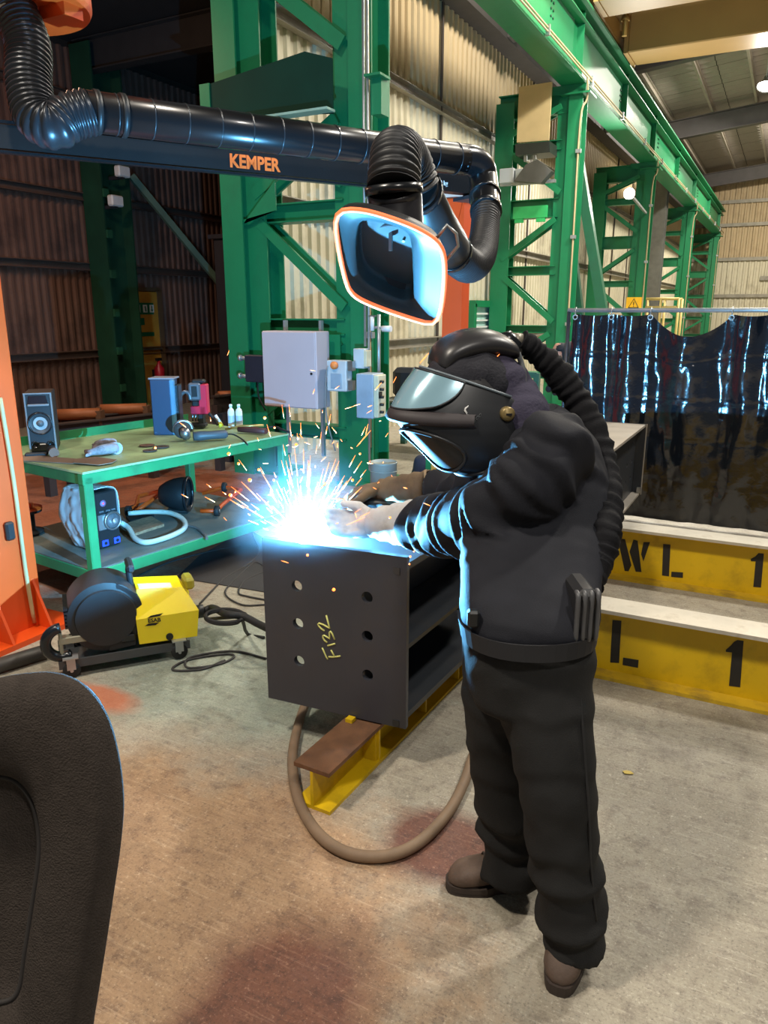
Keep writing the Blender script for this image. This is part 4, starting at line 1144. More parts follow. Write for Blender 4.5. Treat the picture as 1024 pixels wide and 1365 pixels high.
# white cloth over the stereo
mb = MB(); nu, nv = 26, 30
cpath = [st(vw * .95, .13, .016), st(vw * .97, VH * .8, .016), st(vw * .85, VH + .012, .005), st(.02, VH + .014, -.03), st(-.012, VH - .02, -.05), st(-.05, VH * .6, -.06), st(-.055, .12, -.05), st(-.04, .0, -.03)]
cpth = cat(cpath, 8)
for i, c in enumerate(cpth):
    f = i / (len(cpth) - 1)
    wdt = .05 + .22 * min(1, f * 2.2) - .12 * max(0, f - .75) * 4 * .8
    for k in range(17):
        q = c - vn * (k / 16 * wdt)
        off = .007 * noise.noise(V((i * .35, k * .5, 2))) + (.004 * math.sin(k * .9 + i * .2) if f > .5 else .003 * math.sin(k))
        mb.v.append(q + (-ve * (abs(off) + off * .5) if f > .48 else Z * abs(off) if f > .25 else vn * abs(off) * .6))
for i in range(len(cpth) - 1):
    for k in range(16):
        q = i * 17 + k; mb.f.append((q, q + 1, q + 18, q + 17)); mb.sm.append(True)
c_o = solo('dust_cloth', mb, cl, 'crumpled white cloth draped over the black stereo', 'cloth', tuple(a))
m_ = c_o.modifiers.new('thickness', 'SOLIDIFY'); m_.thickness = .004; m_.offset = 1
# bent white tube
solo('bent_tube', MB().tube(cat([on_s(160, 714) + Z * .10, on_s(172, 715) + Z * .06, on_s(182, 724) + Z * .025, on_s(200, 727) + Z * .022, on_s(232, 717) + Z * .022, on_s(247, 708) + Z * .03, on_s(243, 700) + Z * .05, on_s(225, 694) + Z * .06, on_s(200, 693) + Z * .06, on_s(172, 695) + Z * .06], 6), .018, 10), M('tube_offwhite', (198, 198, 184), .45), 'off white bent metal tube lying on the bench shelf', 'tube', tuple(on_s(200, 726)))
q = [on_s(*a) + Z * .002 for a in ((166, 702), (200, 690), (219, 702), (176, 716))]
t = solo('wood_board', MB().prism(q, (0, 0, .018)), M('chipboard', (158, 122, 92), .8, 0, .3, 40), 'speckled brown board offcut lying inside the bent tube', 'board', tuple(q[0]))
q = [on_s(*a) + Z * .002 for a in ((168, 691), (196, 683), (206, 690), (174, 699))]
solo('rubber_mat', MB().prism(q, (0, 0, .02)), rubber, 'black rubber mat behind the speckled board', 'mat', tuple(q[0]))
# old welding mask on the shelf
hc = on_s(240, 682)
t = thing('spare_helmet', 'black welding helmet lying on its side on the bench shelf', 'helmet', tuple(hc))
mb = MB(); rings = []
for k in range(9):
    f = k / 8; rr = .15 * math.sin(math.pi * (.12 + .45 * f)) ** .7
    c = hc + Z * .14 + RT * (-.13 + .2 * f) - AWAY * .02
    rings.append([c + AWAY * (math.cos(a) * rr * .9) + Z * (math.sin(a) * rr * .85) for a in [2 * math.pi * i / 20 for i in range(20)]])
mb.loft(rings, True, False); mb.f.append(tuple(range(20))); mb.sm.append(True)
part('shell', mb, black, t)
mb = MB(); c = hc + Z * .14 + RT * .075 - AWAY * .02; mb.tube([c + AWAY * (math.cos(a) * .13) + Z * (math.sin(a) * .125) for a in [2 * math.pi * i / 20 for i in range(21)]], .012, 8, False); part('rim', mb, black_g, t)
mb = MB(); mb.tube([c + AWAY * (math.cos(a) * .10) + Z * (math.sin(a) * .09) - RT * .03 for a in [2 * math.pi * i / 20 for i in range(21)]], .014, 8, False); part('headband', mb, rubber, t)
mb = MB(); mb.box(hc + Z * .02, (.16, .14, .036), RV, .01); part('chin_pad', mb, rubber, t)
# orange roller stands
def rstand(lb, pts, wh):
    t = thing('roller_stand', lb, 'stand', tuple(on_s(*pts[0][:2])))
    q = [on_s(x, y) + Z * z for x, y, z in [(p[0], p[1], p[2]) for p in pts]]
    mb = MB(); mb.tube(q, .016, 8); part('frame', mb, orange, t)
    for i in wh:
        c = q[i]; mb = MB(); mb.lathe([(.012, -.018), (.035, -.018), (.04, -.012), (.04, .012), (.035, .018), (.012, .018)], c, RT, 16); part('wheel', mb, rubber, t)
        mb = MB(); mb.cyl(c - RT * .022, c + RT * .022, .013, 8); part('hub', mb, steel, t)
rstand('orange folded roller stand behind the spare helmet', [(172, 690, .05), (182, 680, .03), (186, 677, .09), (220, 660, .045), (216, 672, .09), (183, 690, .05)], (0, 3))
rstand('orange roller stand between the spare helmet and the bench end', [(268, 690, .05), (290, 690, .05), (296, 684, .06), (322, 666, .08), (300, 664, .09), (270, 666, .05)], (1, 4))
p = on_s(228, 700); 
solo('rag_strip', MB().tube(cat([on_s(248, 702) + Z * .012, on_s(262, 706) + Z * .012, on_s(272, 714) + Z * .012, on_s(276, 720) + Z * .011], 5), [.010] * 16, 8), M('rag_grey', (88, 84, 80), .9), 'grey rag hanging near the edge of the bench shelf', 'rag', tuple(p))
# dark tool box and orange reel at the left of the shelf
a = on_s(36, 712)
t = thing('cable_reel', 'orange and black cable reel at the left end of the bench shelf', 'cable reel', tuple(a))
c = a + Z * .10
mb = MB(); mb.lathe([(.0, -.09), (.11, -.09), (.11, -.075), (.06, -.07), (.06, .05), (.11, .055), (.11, .07), (.0, .07)], c, (0, 0, 1), 24); part('drum', mb, rubber, t)
mb = MB(); mb.lathe([(.03, .072), (.115, .072), (.115, .085), (.03, .085)], c, (0, 0, 1), 24); part('flange', mb, orange, t)
mb = MB(); mb.bar(c + Z * .10 - RT * .06, c + Z * .10 + RT * .06, .03, .03); part('handle', mb, orange, t)

# ================================================================== WIRE FEEDER
wl_, wr_ = onz(97, 903, 0), onz(240, 878, 0)
fe = (wr_ - wl_).normalized(); fl = (wr_ - wl_).length; fn = V((fe.y, -fe.x, 0)); RF = Matrix((fe, fn, Z)).transposed()
t = thing('wire_feeder', 'black and yellow welding wire feeder on a low castor trolley', 'welding machine', tuple(wl_))
def fp(px, py, d=0.0): return onplane(px, py, wl_ + fn * d, fn)
def fz(px, py, d=0.0):
    q = fp(px, py, d) - wl_; return q.dot(fe), q.z
def fw(s_, z, d): return wl_ + fe * s_ + Z * z + fn * d
FWI = .26
feed_k = M('feeder_black', (30, 31, 33), .5, 0, .06, 10)
ux, uz = fz(141, 817)
rr = (fz(141, 778)[1] - fz(141, 870)[1]) / 2 * 1.02; uz = (fz(141, 778)[1] + fz(141, 870)[1]) / 2
# spool cover
a0 = fw(ux, uz, -FWI)
mb = MB(); mb.lathe([(.0, 0), (rr * .97, 0), (rr, .02), (rr, FWI - .05), (rr * .97, FWI - .018)], a0, fn, 48, True, False)
mb.lathe([(rr * .97, FWI - .018), (rr * .80, FWI - .010)], a0, fn, 48, True, False); mb.lathe([(rr * .80, FWI - .010), (rr * .775, FWI + .004)], a0, fn, 48, True, False); mb.lathe([(rr * .775, FWI + .004), (.0, FWI + .006)], a0, fn, 48, False, False); sp_o = part('spool_cover', mb, feed_k, t)
s1x, z1 = fz(183, 793); s2x, z2 = fz(181, 858)
sB = fz(150, 861)[0]
mb = MB(); mb.prism([fw(ux + rr * .35, uz + rr * .92, -.012), fw(s1x, z1, -.012), fw(s2x, z2 - .01, -.012), fw(ux, uz - rr * .98, -.012)], -fn * (FWI - .02)); part('cover_neck', mb, feed_k, t)
mb = MB(); lx, lz = fz(171, 851); mb.box(fw(lx, lz, -.006), (.07, .02, .04), RF, .006); part('latch', mb, black_g, t)
mb = MB()
for k in range(6): mb.box(fw(ux - rr * .98 + .012 * 0, uz + rr * (.35 - .1 * k), -.13), (.02, .22, .012), RF)
part('cover_ribs', mb, black_g, t)
# yellow housing
feed_y = M('feeder_yellow', (246, 220, 20), .35, 0, .03, 4, coat=.2)
A0, A1, A2 = fz(183.5, 790), fz(181, 825), fz(186, 859)
B0, B1, B2 = fz(245.5, 787), fz(264.5, 812), fz(263, 848)
def yring(p0, p1, p2): return [fw(p2[0], p2[1], 0), fw(p1[0], p1[1], .012), fw(p0[0], p0[1], -.05), fw(p0[0], p0[1], -FWI + .02), fw(p1[0], p1[1], -FWI - .02), fw(p2[0], p2[1], -FWI)]
mb = MB(); mb.loft([yring(A0, A1, A2), yring(B0, B1, B2)], True, True, False); yh = part('housing', mb, feed_y, t, 'bright yellow angular housing')
mb = MB(); q0, q1 = fz(187, 790), fz(232, 788); mb.prism([fw(q0[0], q0[1] - .002, -.055), fw(q1[0], q1[1] - .002, -.055), fw(q1[0], q1[1] - .002, -.13), fw(q0[0], q0[1] - .002, -.13)], (0, 0, .004)); part('warning_label', mb, M('label_cream', (230, 214, 190), .5, 0, .2, 60), yh)
def ypl(px, py, o=.0): 
    f = (fz(px, py)[1] - A2[1]) / (A1[1] - A2[1]); f = max(0, min(1, f)); q = fz(px, py, .012 * f)
    return fw(q[0], q[1], .012 * f + .0015 + o)
lk = M('logo_black', (20, 20, 20), .5)
mb = MB(); mb.prism([ypl(193, 834.5), ypl(207.5, 833), ypl(212, 829.6), ypl(198, 831.0)], fn * .001); mb.prism([ypl(196, 824), ypl(201, 820.5), ypl(217.5, 817), ypl(213, 820.8)], fn * .001); part('logo_flag', mb, lk, yh, 'black slanted flag logo')
a, b = ypl(197.5, 830), ypl(214.5, 828.4)
part('logo_lettering', text_mb('ESAB', a, (b - a), Z, (b - a).length, ypl(197, 824.2).z - ypl(197, 829.6).z, .001, .03), lk, yh, 'black ESAB lettering')
q = ypl(226, 848); mb = MB(); mb.cyl(q, q + fn * .008, .018, 14); part('socket', mb, lk, yh)
hx, hz_ = fz(176, 768); mb = MB(); mb.tube(cat([fw(hx, z1 + .0, -.12), fw(hx - .005, hz_, -.12), fw(hx + .005, hz_ + .03, -.12)], 5), .016, 10); mb.box(fw(hx, hz_ + .02, -.12), (.035, .16, .04), RF, .01); part('carry_handle', mb, black, t)
cx_, cz_ = fz(266, 828); mb = MB(); mb.cyl(fw(B1[0] - .01, cz_, -.13), fw(B1[0] + .045, cz_, -.13), .035, 16); part('outlet_collar', mb, black, t)
cx2, cz2 = fz(257, 787); mb = MB(); mb.box(fw(cx2, cz2, -.15), (.05, .12, .06), RF, .012); part('control_panel', mb, M('panel_olive', (150, 140, 40), .5), t)
# trolley
zt0, zt1 = fz(85, 880)[1], fz(85, 892)[1]
tl = [fz(82, 893), fz(249, 862)]
tzc = fz(165, 872)[1] - .004
mb = MB(); mb.box(fw(fl * .5, tzc - .0, .0), (fl + .11, .012, .042), RF); mb.box(fw(fl * .5, tzc, -FWI), (fl + .11, .012, .042), RF); mb.box(fw(fl * .5, tzc - .018, -FWI / 2), (fl + .11, FWI, .008), RF); part('trolley_deck', mb, M('trolley_grey', (72, 74, 76), .5, .3), t)
for s_ in (0.0, fl):
    for d_ in (0, -FWI + .02):
        mb = MB(); c = fw(s_, .042, d_); mb.lathe([(.012, -.014), (.036, -.014), (.041, -.009), (.041, .009), (.036, .014), (.012, .014)], c, fn, 20); w_o = part('castor_wheel', mb, rubber, t)
        mb = MB(); mb.box(c + Z * .035 + fn * .018, (.04, .004, .06), RF); mb.box(c + Z * .035 - fn * .018, (.04, .004, .06), RF); mb.box(c + Z * .066, (.07, .06, .006), RF); mb.cyl(c - fn * .02, c + fn * .02, .008, 8); part('castor_fork', mb, galv, t)
# hose drum hook and connector at its back
q0, q1 = fz(70, 850), fz(72, 874)
mb = MB(); mb.tube([fw(q0[0] + .04, q0[1] - .04, -.02) + (fe * math.cos(a) + Z * math.sin(a)) * .075 for a in [1.6 + 3.6 * k / 16 for k in range(17)]], [.026] * 17, 10); part('inlet_hose', mb, black_g, t)
q0, q1 = fz(80, 874), fz(118, 861)
mb = MB(); mb.box(fw((q0[0] + q1[0]) / 2, .19, -.03), (abs(q1[0] - q0[0]), .05, .035), RF, .004); mb.bar(fw(q0[0] + .01, .11, -.01), fw(q0[0] + .01, .235, -.01), .012, .012, (1, 0, 0)); part('connector_block', mb, M('connector_grey', (150, 146, 126), .5, .2), t)
# interconnecting leads
f0 = fw(B1[0] + .045, cz_, -.13)
solo('torch_lead', MB().tube(cat([f0, f0 + fe * .05 + Z * .01, atd(300, 818, 3.62), atd(325, 822, 3.6), atd(345, 832, 3.55), atd(368, 842, 3.45), atd(400, 850, 3.4)], 8), .018, 10), rubber, 'thick black torch lead running from the feeder behind the end plate', 'cable', tuple(f0))
lp = [onz(272 + 34 + 34 * math.cos(a), 822 - 5 * math.sin(a) + 3 * k, .14 - .0 * k) for k in range(3) for a in [2 * math.pi * i / 14 for i in range(14)]]
lp = [fw(0, 0, 0) * 0 + atd(300 + 26 * math.cos(a), 821 - 9 * math.sin(a) + 2 * k, 3.62 + .05 * math.sin(a)) for k in range(2) for a in [2 * math.pi * i / 14 for i in range(14)]]
solo('coiled_lead', MB().tube(cat([f0 + fe * .02 - Z * .05] + lp + [onz(330, 845, .01), onz(352, 850, .01)], 3), .009, 8), rubber, 'thin black lead coiled in a loop beside the feeder outlet', 'cable', tuple(f0))
thin = M('cable_dark', (52, 50, 50), .7)
for k, (pts, lb) in enumerate((
    ([(266, 805), (285, 785), (300, 770), (330, 752), (345, 735), (338, 715), (332, 690)], 'thin dark cable running from the feeder top back to the bench'),
    ([(300, 880), (270, 892), (230, 893), (250, 880), (300, 872), (312, 876), (290, 886), (250, 890), (255, 876), (310, 868), (355, 878)], 'thin grey cable in flat loops on the floor by the castor'),
    ([(356, 800), (330, 795), (318, 790), (325, 775), (345, 765), (356, 760), (340, 750), (318, 768), (300, 790), (322, 806), (356, 806)], 'tangled thin cable on the floor left of the end plate'),
    ([(150, 785), (190, 765), (230, 748), (280, 735), (320, 728)], 'thin dark cable lying along the foot of the bench'))):
    solo('floor_cable', MB().tube(cat([onz(*q, .006) for q in pts], 6), .006, 6), thin, lb, 'cable', tuple(onz(*pts[0], 0)))
for k, (pts, lb) in enumerate(([[(205, 738), (250, 715), (262, 718), (222, 742)], 'rusty flat offcut lying on the floor before the bench'], [[(255, 706), (312, 697), (318, 704), (262, 716)], 'pale grey sheet lying on the floor before the bench'])):
    q = [onz(*p, .003) for p in pts]
    solo('steel_offcut', MB().prism(q, (0, 0, .006)), rust if k == 0 else M('sheet_pale', (150, 146, 138), .5, .2), lb, 'offcut', tuple(q[0]))
q = [onz(*p, .002) for p in ((330, 705), (356, 720), (356, 790), (235, 770), (265, 742))]
solo('floor_mat', MB().prism(q, (0, 0, .004)), M('mat_black', (54, 52, 54), .8, 0, .15, 4), 'dark rubber mat on the floor between bench and end plate', 'mat', tuple(q[0]))
# steel tube lying at the left under the mast
a, b = onz(-60, 905, .04), onz(62, 868, .04)
solo('steel_tube', MB().tube([a, b], .038, 14), M('tube_dark', (70, 66, 62), .5, .4), 'dark steel tube lying on the floor before the orange mast', 'tube', tuple(a))

# ================================================================== BOXES ON THE NEAREST COLUMN
def onT(px, py, y=6.2): return ony(px, py, y)
def cab(mb, px0, py0, px1, py1, y, dep, bev=.008):
    a, b = ony(px0, py1, y), ony(px1, py0, y)
    mb.box(((a.x + b.x) / 2, y + dep / 2, (a.z + b.z) / 2), (b.x - a.x, dep, b.z - a.z), None, bev); return a, b
t = thing('control_cabinet', 'large pale grey control cabinet strapped to the nearest green column', 'cabinet', tuple(onT(390, 540)))
mb = MB(); a, b = cab(mb, 353, 442, 421, 541, 6.14, .24); part('body', mb, M('cabinet_grey', (196, 184, 190), .4, 0, .03, 3), t)
mb = MB(); mb.box(((a.x + b.x) / 2, 6.132, (a.z + b.z) / 2), (b.x - a.x - .016, .012, b.z - a.z - .016), None, .004); dr_ = part('door', mb, M('cabinet_grey', (0, 0, 0)), t)
mb = MB(); mb.cyl((b.x - .05, 6.118, a.z + .34), (b.x - .05, 6.128, a.z + .34), .012, 10); part('lock', mb, black, dr_)
for px in (370, 418):
    c = onT(px, 440); mb = MB(); mb.channel((c.x, 6.36, a.z - .5), (c.x, 6.36, b.z + .1), .03, .04, .004, (0, 1, 0)); part('strut', mb, galv, t)
t = thing('junction_box', 'black junction box with two steel pipe stubs left of the control cabinet', 'electrical box', tuple(onT(340, 508)))
mb = MB(); a, b = cab(mb, 327, 474, 352, 509, 6.25, .12); part('body', mb, M('box_navy', (34, 36, 48), .5), t)
for py in (478, 502):
    c = onT(314, py); mb = MB(); mb.cyl((c.x - .02, 6.3, c.z), (a.x + .01, 6.3, c.z), .02, 10); mb.cyl((c.x - .03, 6.3, c.z), (c.x, 6.3, c.z), .032, 8); part('pipe_stub', mb, galv, t)
mb = MB(); mb.box((a.x + .02, 6.43, (a.z + b.z) / 2), (.2, .06, .16)); part('mount', mb, dsteel, t)
mb = MB(); mb.tube(cat([(a.x + .12, 6.3, a.z), (a.x + .11, 6.32, a.z - .15), (a.x + .16, 6.36, a.z - .3)], 5), .008, 6); part('cable', mb, rubber, t)
t = thing('stop_button_box', 'small grey box with an orange round button right of the cabinet', 'electrical box', tuple(onT(450, 520)))
mb = MB(); a, b = cab(mb, 436, 481, 461, 521, 6.20, .12); part('body', mb, M('box_pale', (196, 204, 208), .4), t)
mb = MB(); mb.box(((a.x + b.x) / 2, 6.195, a.z + .10), (.12, .012, .14), None, .004); part('lid', mb, M('box_blue_grey', (150, 168, 184), .4), t)
c = onT(447, 487); mb = MB(); mb.lathe([(.035, 0), (.037, .03), (.03, .045), (0, .047)], (c.x, 6.2, c.z), (0, -1, 0), 20); part('button', mb, M('button_orange', (236, 140, 70), .4), t, 'orange round push button')
mb = MB(); mb.box((b.x + .03, 6.25, b.z - .05), (.06, .06, .09)); mb.box((b.x + .03, 6.25, a.z + .06), (.06, .06, .09)); part('bracket', mb, steel, t)
mb = MB(); mb.tube(cat([(a.x + .02, 6.19, b.z - .05), (a.x + .0, 6.18, b.z - .2), (a.x - .01, 6.2, a.z - .25), (a.x + .02, 6.3, a.z - .6)], 6), .007, 6); part('cable', mb, M('cable_grey', (140, 140, 140), .5), t)
mb = MB(); mb.box((a.x + .1, 6.40, (a.z + b.z) / 2), (.14, .16, .1)); part('mount', mb, green, t)
t = thing('switch_box', 'small pale switch box above the socket box on the green column', 'electrical box', tuple(onT(480, 490)))
mb = MB(); a, b = cab(mb, 471, 465, 485, 491, 6.30, .12, .006); part('body', mb, M('box_pale', (0, 0, 0)), t)
mb = MB(); mb.box((b.x + .012, 6.35, (a.z + b.z) / 2), (.03, .10, .15), None, .004); part('cover', mb, M('box_cream', (206, 200, 170), .5), t)
t = thing('socket_box', 'grey socket box with a row of cable glands on the green column', 'electrical box', tuple(onT(490, 557)))
mb = MB(); a, b = cab(mb, 475, 499, 497, 557, 6.14, .22); part('body', mb, M('box_blue_grey', (0, 0, 0)), t)
mb = MB(); mb.box((b.x + .02, 6.24, (a.z + b.z) / 2), (.05, .16, b.z - a.z - .02), None, .006); part('socket_panel', mb, M('box_cream', (0, 0, 0)), t)
for k in range(5):
    mb = MB(); z = b.z - .07 - .07 * k; mb.cyl((b.x + .04, 6.2, z), (b.x + .08, 6.2, z), .014, 8); part('gland', mb, black, t)
mb = MB(); mb.box((b.x + .045, 6.2, a.z + .22), (.012, .06, .06)); part('switch', mb, black, t)
t = thing('grey_panel', 'plain grey steel panel on legs just right of the green column', 'panel', tuple(ony(507, 600, 7.4)))
a, b = ony(499, 566, 7.35), ony(514, 492, 7.35)
mb = MB(); mb.box(((a.x + b.x) / 2, 7.40, (a.z + b.z) / 2), (b.x - a.x, .1, b.z - a.z), None, .006); part('panel', mb, grey_box, t)
for x in (a.x + .03, b.x - .03):
    mb = MB(); mb.bar((x, 7.40, 0), (x, 7.40, a.z), .03, .03, (1, 0, 0)); part('leg', mb, dsteel, t)
# pipe fittings on the column
c = ony(497, 434, 6.3)
t = thing('air_valve', 'brass and chrome air valve cluster on pipes beside the green column', 'valve', tuple(c))
mb = MB(); mb.cyl((c.x, 6.42, 1.0), (c.x, 6.42, c.z + .1), .016, 10); mb.cyl((c.x - .08, 6.42, c.z - .02), (c.x + .1, 6.42, c.z - .02), .014, 8); part('pipe', mb, galv, t)
mb = MB(); mb.cyl((c.x + .05, 6.4, c.z - .03), (c.x + .14, 6.4, c.z - .03), .028, 12); part('valve_body', mb, white_p, t)
mb = MB(); mb.cyl((c.x - .06, 6.4, c.z - .05), (c.x - .06, 6.4, c.z + .08), .02, 8); part('valve_body', mb, white_p, t)
mb = MB(); mb.bar((c.x - .1, 6.4, c.z + .085), (c.x - .02, 6.4, c.z + .085), .02, .015); part('lever', mb, steel, t)

# ================================================================== BEHIND: bench, drum, heap
t = thing('rear_bench', 'dark green steel rack behind the welder near the pale cladding', 'bench', (-4.0, 8.6, 0))
a = ony(497, 592, 8.2); b = ony(600, 560, 8.9)
mb = MB(); mb.bar((-4.45, 8.3, .60), (-2.6, 8.3, .60), .08, .07); mb.bar((-4.45, 9.0, .60), (-2.6, 9.0, .60), .08, .07); mb.bar((-4.45, 8.26, .6), (-4.45, 9.04, .6), .08, .07); mb.bar((-2.6, 8.26, .6), (-2.6, 9.04, .6), .08, .07); part('rail', mb, M('rack_green', (44, 92, 76), .5), t)
for x in (-4.42, -2.63):
    for y in (8.3, 9.0):
        mb = MB(); mb.bar((x, y, 0), (x, y, 1.0 if y > 8.5 else .6), .07, .07, (1, 0, 0)); part('leg', mb, M('rack_green', (0, 0, 0)), t)
mb = MB(); mb.bar((-4.42, 9.0, .98), (-2.63, 9.0, .98), .06, .06); part('top_rail', mb, M('rack_green', (0, 0, 0)), t)
mb = MB(); mb.box((-3.5, 8.65, .645), (1.9, .8, .02)); part('deck', mb, shelf_m, t)
c = ony(537, 546, 8.75); a = ony(529, 512, 8.7); b = ony(552, 500, 8.7)
solo('tool_bag', MB().box((c.x + .08, 8.7, .655 + .19), (.34, .24, .38), None, .06), M('bag_black', (26, 30, 38), .6), 'black rounded tool bag standing on the dark green rack', 'bag', (c.x, 8.7, .655))
t = thing('steel_drum', 'open grey steel drum between green column and the welder gloves', 'drum', (-3.02, 5.75, 0))
c = V((-3.10, 5.9, 0)); zt = ony(500, 614, 5.9).z
mb = MB(); mb.lathe([(.0, .0), (.12, .0), (.122, zt - .02), (.127, zt - .008), (.122, zt), (.116, zt), (.114, .02), (.0, .02)], c + Z * .0, (0, 0, 1), 28); part('body', mb, M('drum_grey', (138, 148, 144), .5, .2, .1, 6), t)
for z in (zt * .45, zt * .8):
    mb = MB(); mb.tube([c + Z * z + V((math.cos(k_) * .122, math.sin(k_) * .122, 0)) for k_ in [2 * math.pi * k / 28 for k in range(29)]], .005, 6, False); part('hoop', mb, M('drum_grey', (0, 0, 0)), t)
mb = MB()
hb = ony(545, 640, 7.0)
for k in range(9):
    q = V((-2.75 + random.uniform(-.4, .4), 6.9 + random.uniform(-.25, .25), .12 + random.uniform(0, .14)))
    mb.capsule([(q, .16), (q + V((random.uniform(-.2, .2), random.uniform(-.1, .1), random.uniform(-.02, .1))), .13)], 10)
me = remesh(mb, .03, 3)
for v in me.vertices:
    v.co.z = max(0.0, v.co.z + .03 * noise.noise(v.co * 9))
me.transform(Matrix.Translation((2.75, -6.9, 0))); me.materials.append(M('tarp_navy', (40, 46, 66), .6, 0, .2, 6))
o = link(bpy.data.objects.new('tarpaulin_heap', me)); o.location = (-2.75, 6.9, 0); tag(o, 'heap of dark navy tarpaulin on the floor behind the drum', 'tarpaulin')
a = ony(575, 640, 6.3)
t = thing('steel_post', 'short green post with a pale tag just under the helmet chin', 'post', (a.x, 6.3, 0))
zt = ony(575, 598, 6.3).z
mb = MB(); mb.bar((a.x, 6.3, .02), (a.x, 6.3, zt), .09, .08, (1, 0, 0)); part('post', mb, green, t)
mb = MB(); mb.box((a.x, 6.3, .01), (.3, .3, .02)); part('foot', mb, green, t)
c = ony(578, 626, 6.25); mb = MB(); mb.box((c.x, 6.255, c.z), (.05, .006, .12)); part('tag', mb, M('tag_ochre', (214, 180, 90), .5), t)

# roller conveyors behind the bench
rol = M('roller_rust', (158, 90, 50), .55, .2, .15, 5)
def conveyor(lb, rolls, rail, leg):
    q = [(atd(*r[0], r[2]), atd(*r[1], r[2] + .12)) for r in rolls]
    t = thing('roller_conveyor', lb, 'conveyor', (q[0][0].x, q[0][0].y, 0))
    for a, b in q:
        b.z = a.z
        mb = MB(); mb.cyl(a, b, .055, 16); part('roller', mb, rol, t)
        for e in (a, b):
            mb = MB(); mb.box(e - Z * .04, (.05, .12, .14), RV); part('bearing', mb, M('bearing_brown', (104, 70, 48), .5), t)
    a, b = atd(*rail[0], rail[2]), atd(*rail[1], rail[3]); b.z = a.z
    for o_ in (V((0, 0, 0)), AWAY * .5):
        mb = MB(); mb.ibeam(a + o_, b + o_, .1, .2, .014, .01); part('frame_rail', mb, M('rail_dark', (56, 44, 40), .6), t)
    for f in (.1, .9):
        for o_ in (V((0, 0, 0)), AWAY * .5):
            c = a.lerp(b, f) + o_; mb = MB(); mb.bar((c.x, c.y, 0), (c.x, c.y, c.z), .08, .08, (1, 0, 0)); part('leg', mb, M('rail_dark', (0, 0, 0)), t)
conveyor('roller conveyor with two rust brown rollers behind the bench', [((74, 553), (134, 556), 7.4), ((134, 546), (196, 549), 7.9)], ((40, 583), (215, 562), 7.0, 8.0), 0)
conveyor('roller conveyor with one rust brown roller seen beyond the bottles', [((291, 528), (326, 530), 8.4)], ((285, 540), (322, 540), 8.2, 8.5), 0)
# fire extinguisher on the dark wall
c = onx(213, 500, -10.0)
t = thing('fire_extinguisher', 'small red fire extinguisher hung on the brown wall by the door', 'extinguisher', tuple(c))
mb = MB(); mb.lathe([(0, -.28), (.09, -.28), (.09, .12), (.03, .2), (.03, .26), (0, .26)], c, (0, 0, 1), 16); part('cylinder', mb, M('red_enamel', (176, 30, 48), .4), t)
mb = MB(); mb.box(c + V((0, 0, .28)), (.05, .12, .05)); part('valve', mb, black, t)
mb = MB(); mb.box(c + V((-.10, 0, -.05)), (.12, .1, .3)); part('wall_bracket', mb, dsteel, t)
# floodlights on the side bay column
for k, (px, py, lb) in enumerate(((163, 229, 'upper small white floodlight on the dark green side bay column'), (154, 268, 'lower small white floodlight on the dark green side bay column'))):
    c = onx(px, py, -9.5)
    t = thing('small_floodlight', lb, 'lamp', tuple(c))
    mb = MB(); mb.box(c, (.12, .24, .16), None, .02); part('housing', mb, white_p, t)
    mb = MB(); mb.box(c + V((-.13, -.0, -.08)), (.30, .05, .05)); part('bracket', mb, dsteel, t)

# ================================================================== LAMPS, BOARD AND SIGN ON THE FAR COLUMNS
def bay_lamp(name, lb, c, aim, r, watts):
    t = thing(name, lb, 'lamp', tuple(c))
    ax = (V(aim) - V(c)).normalized()
    mb = MB(); mb.lathe([(0, -.22), (.07, -.22), (.09, -.12), (r, .0), (r * 1.03, .02), (r * .96, .0), (.05, -.1)], c, ax, 24, True, False); part('reflector', mb, galv, t)
    mb = MB(); mb.lathe([(0, -.01), (r * .9, -.01), (r * .9, .0), (0, .004)], c, ax, 24); part('lens', mb, EM('lamp_glow', (255, 250, 240), 40), t)
    d = bpy.data.lights.new('lamp_light', 'AREA'); d.shape = 'DISK'; d.size = r * 1.8; d.energy = watts; d.color = (1, .96, .88)
    l = link(bpy.data.objects.new('lamp_light', d)); l.parent = t; l.location = ax * .05; l.rotation_euler = ax.to_track_quat('-Z', 'Y').to_euler()
    return t
c = onx(839, 258, -3.45)
t = bay_lamp('floodlight', 'bright white floodlight glaring beside the third green column', c, CAM + V((1, 0, 1)), .12, 160)
mb = MB(); mb.bar(c + V((0, .1, 0)), V((-3.69, 21.85, c.z)), .05, .05); part('arm', mb, galv, t)
zz = RZ(-1.2) - 1.2
c = atd(1021, 115, 15.5)
t = bay_lamp('roof_lamp', 'bright round roof lamp at the right edge under the grey roof', c, c + V((-.1, -.5, -1)), .17, 200)
mb = MB(); mb.cyl(c + V((0, 0, .15)), V((c.x, c.y, RZ(c.x) + .02)), .02, 8); part('drop_rod', mb, galv, t)
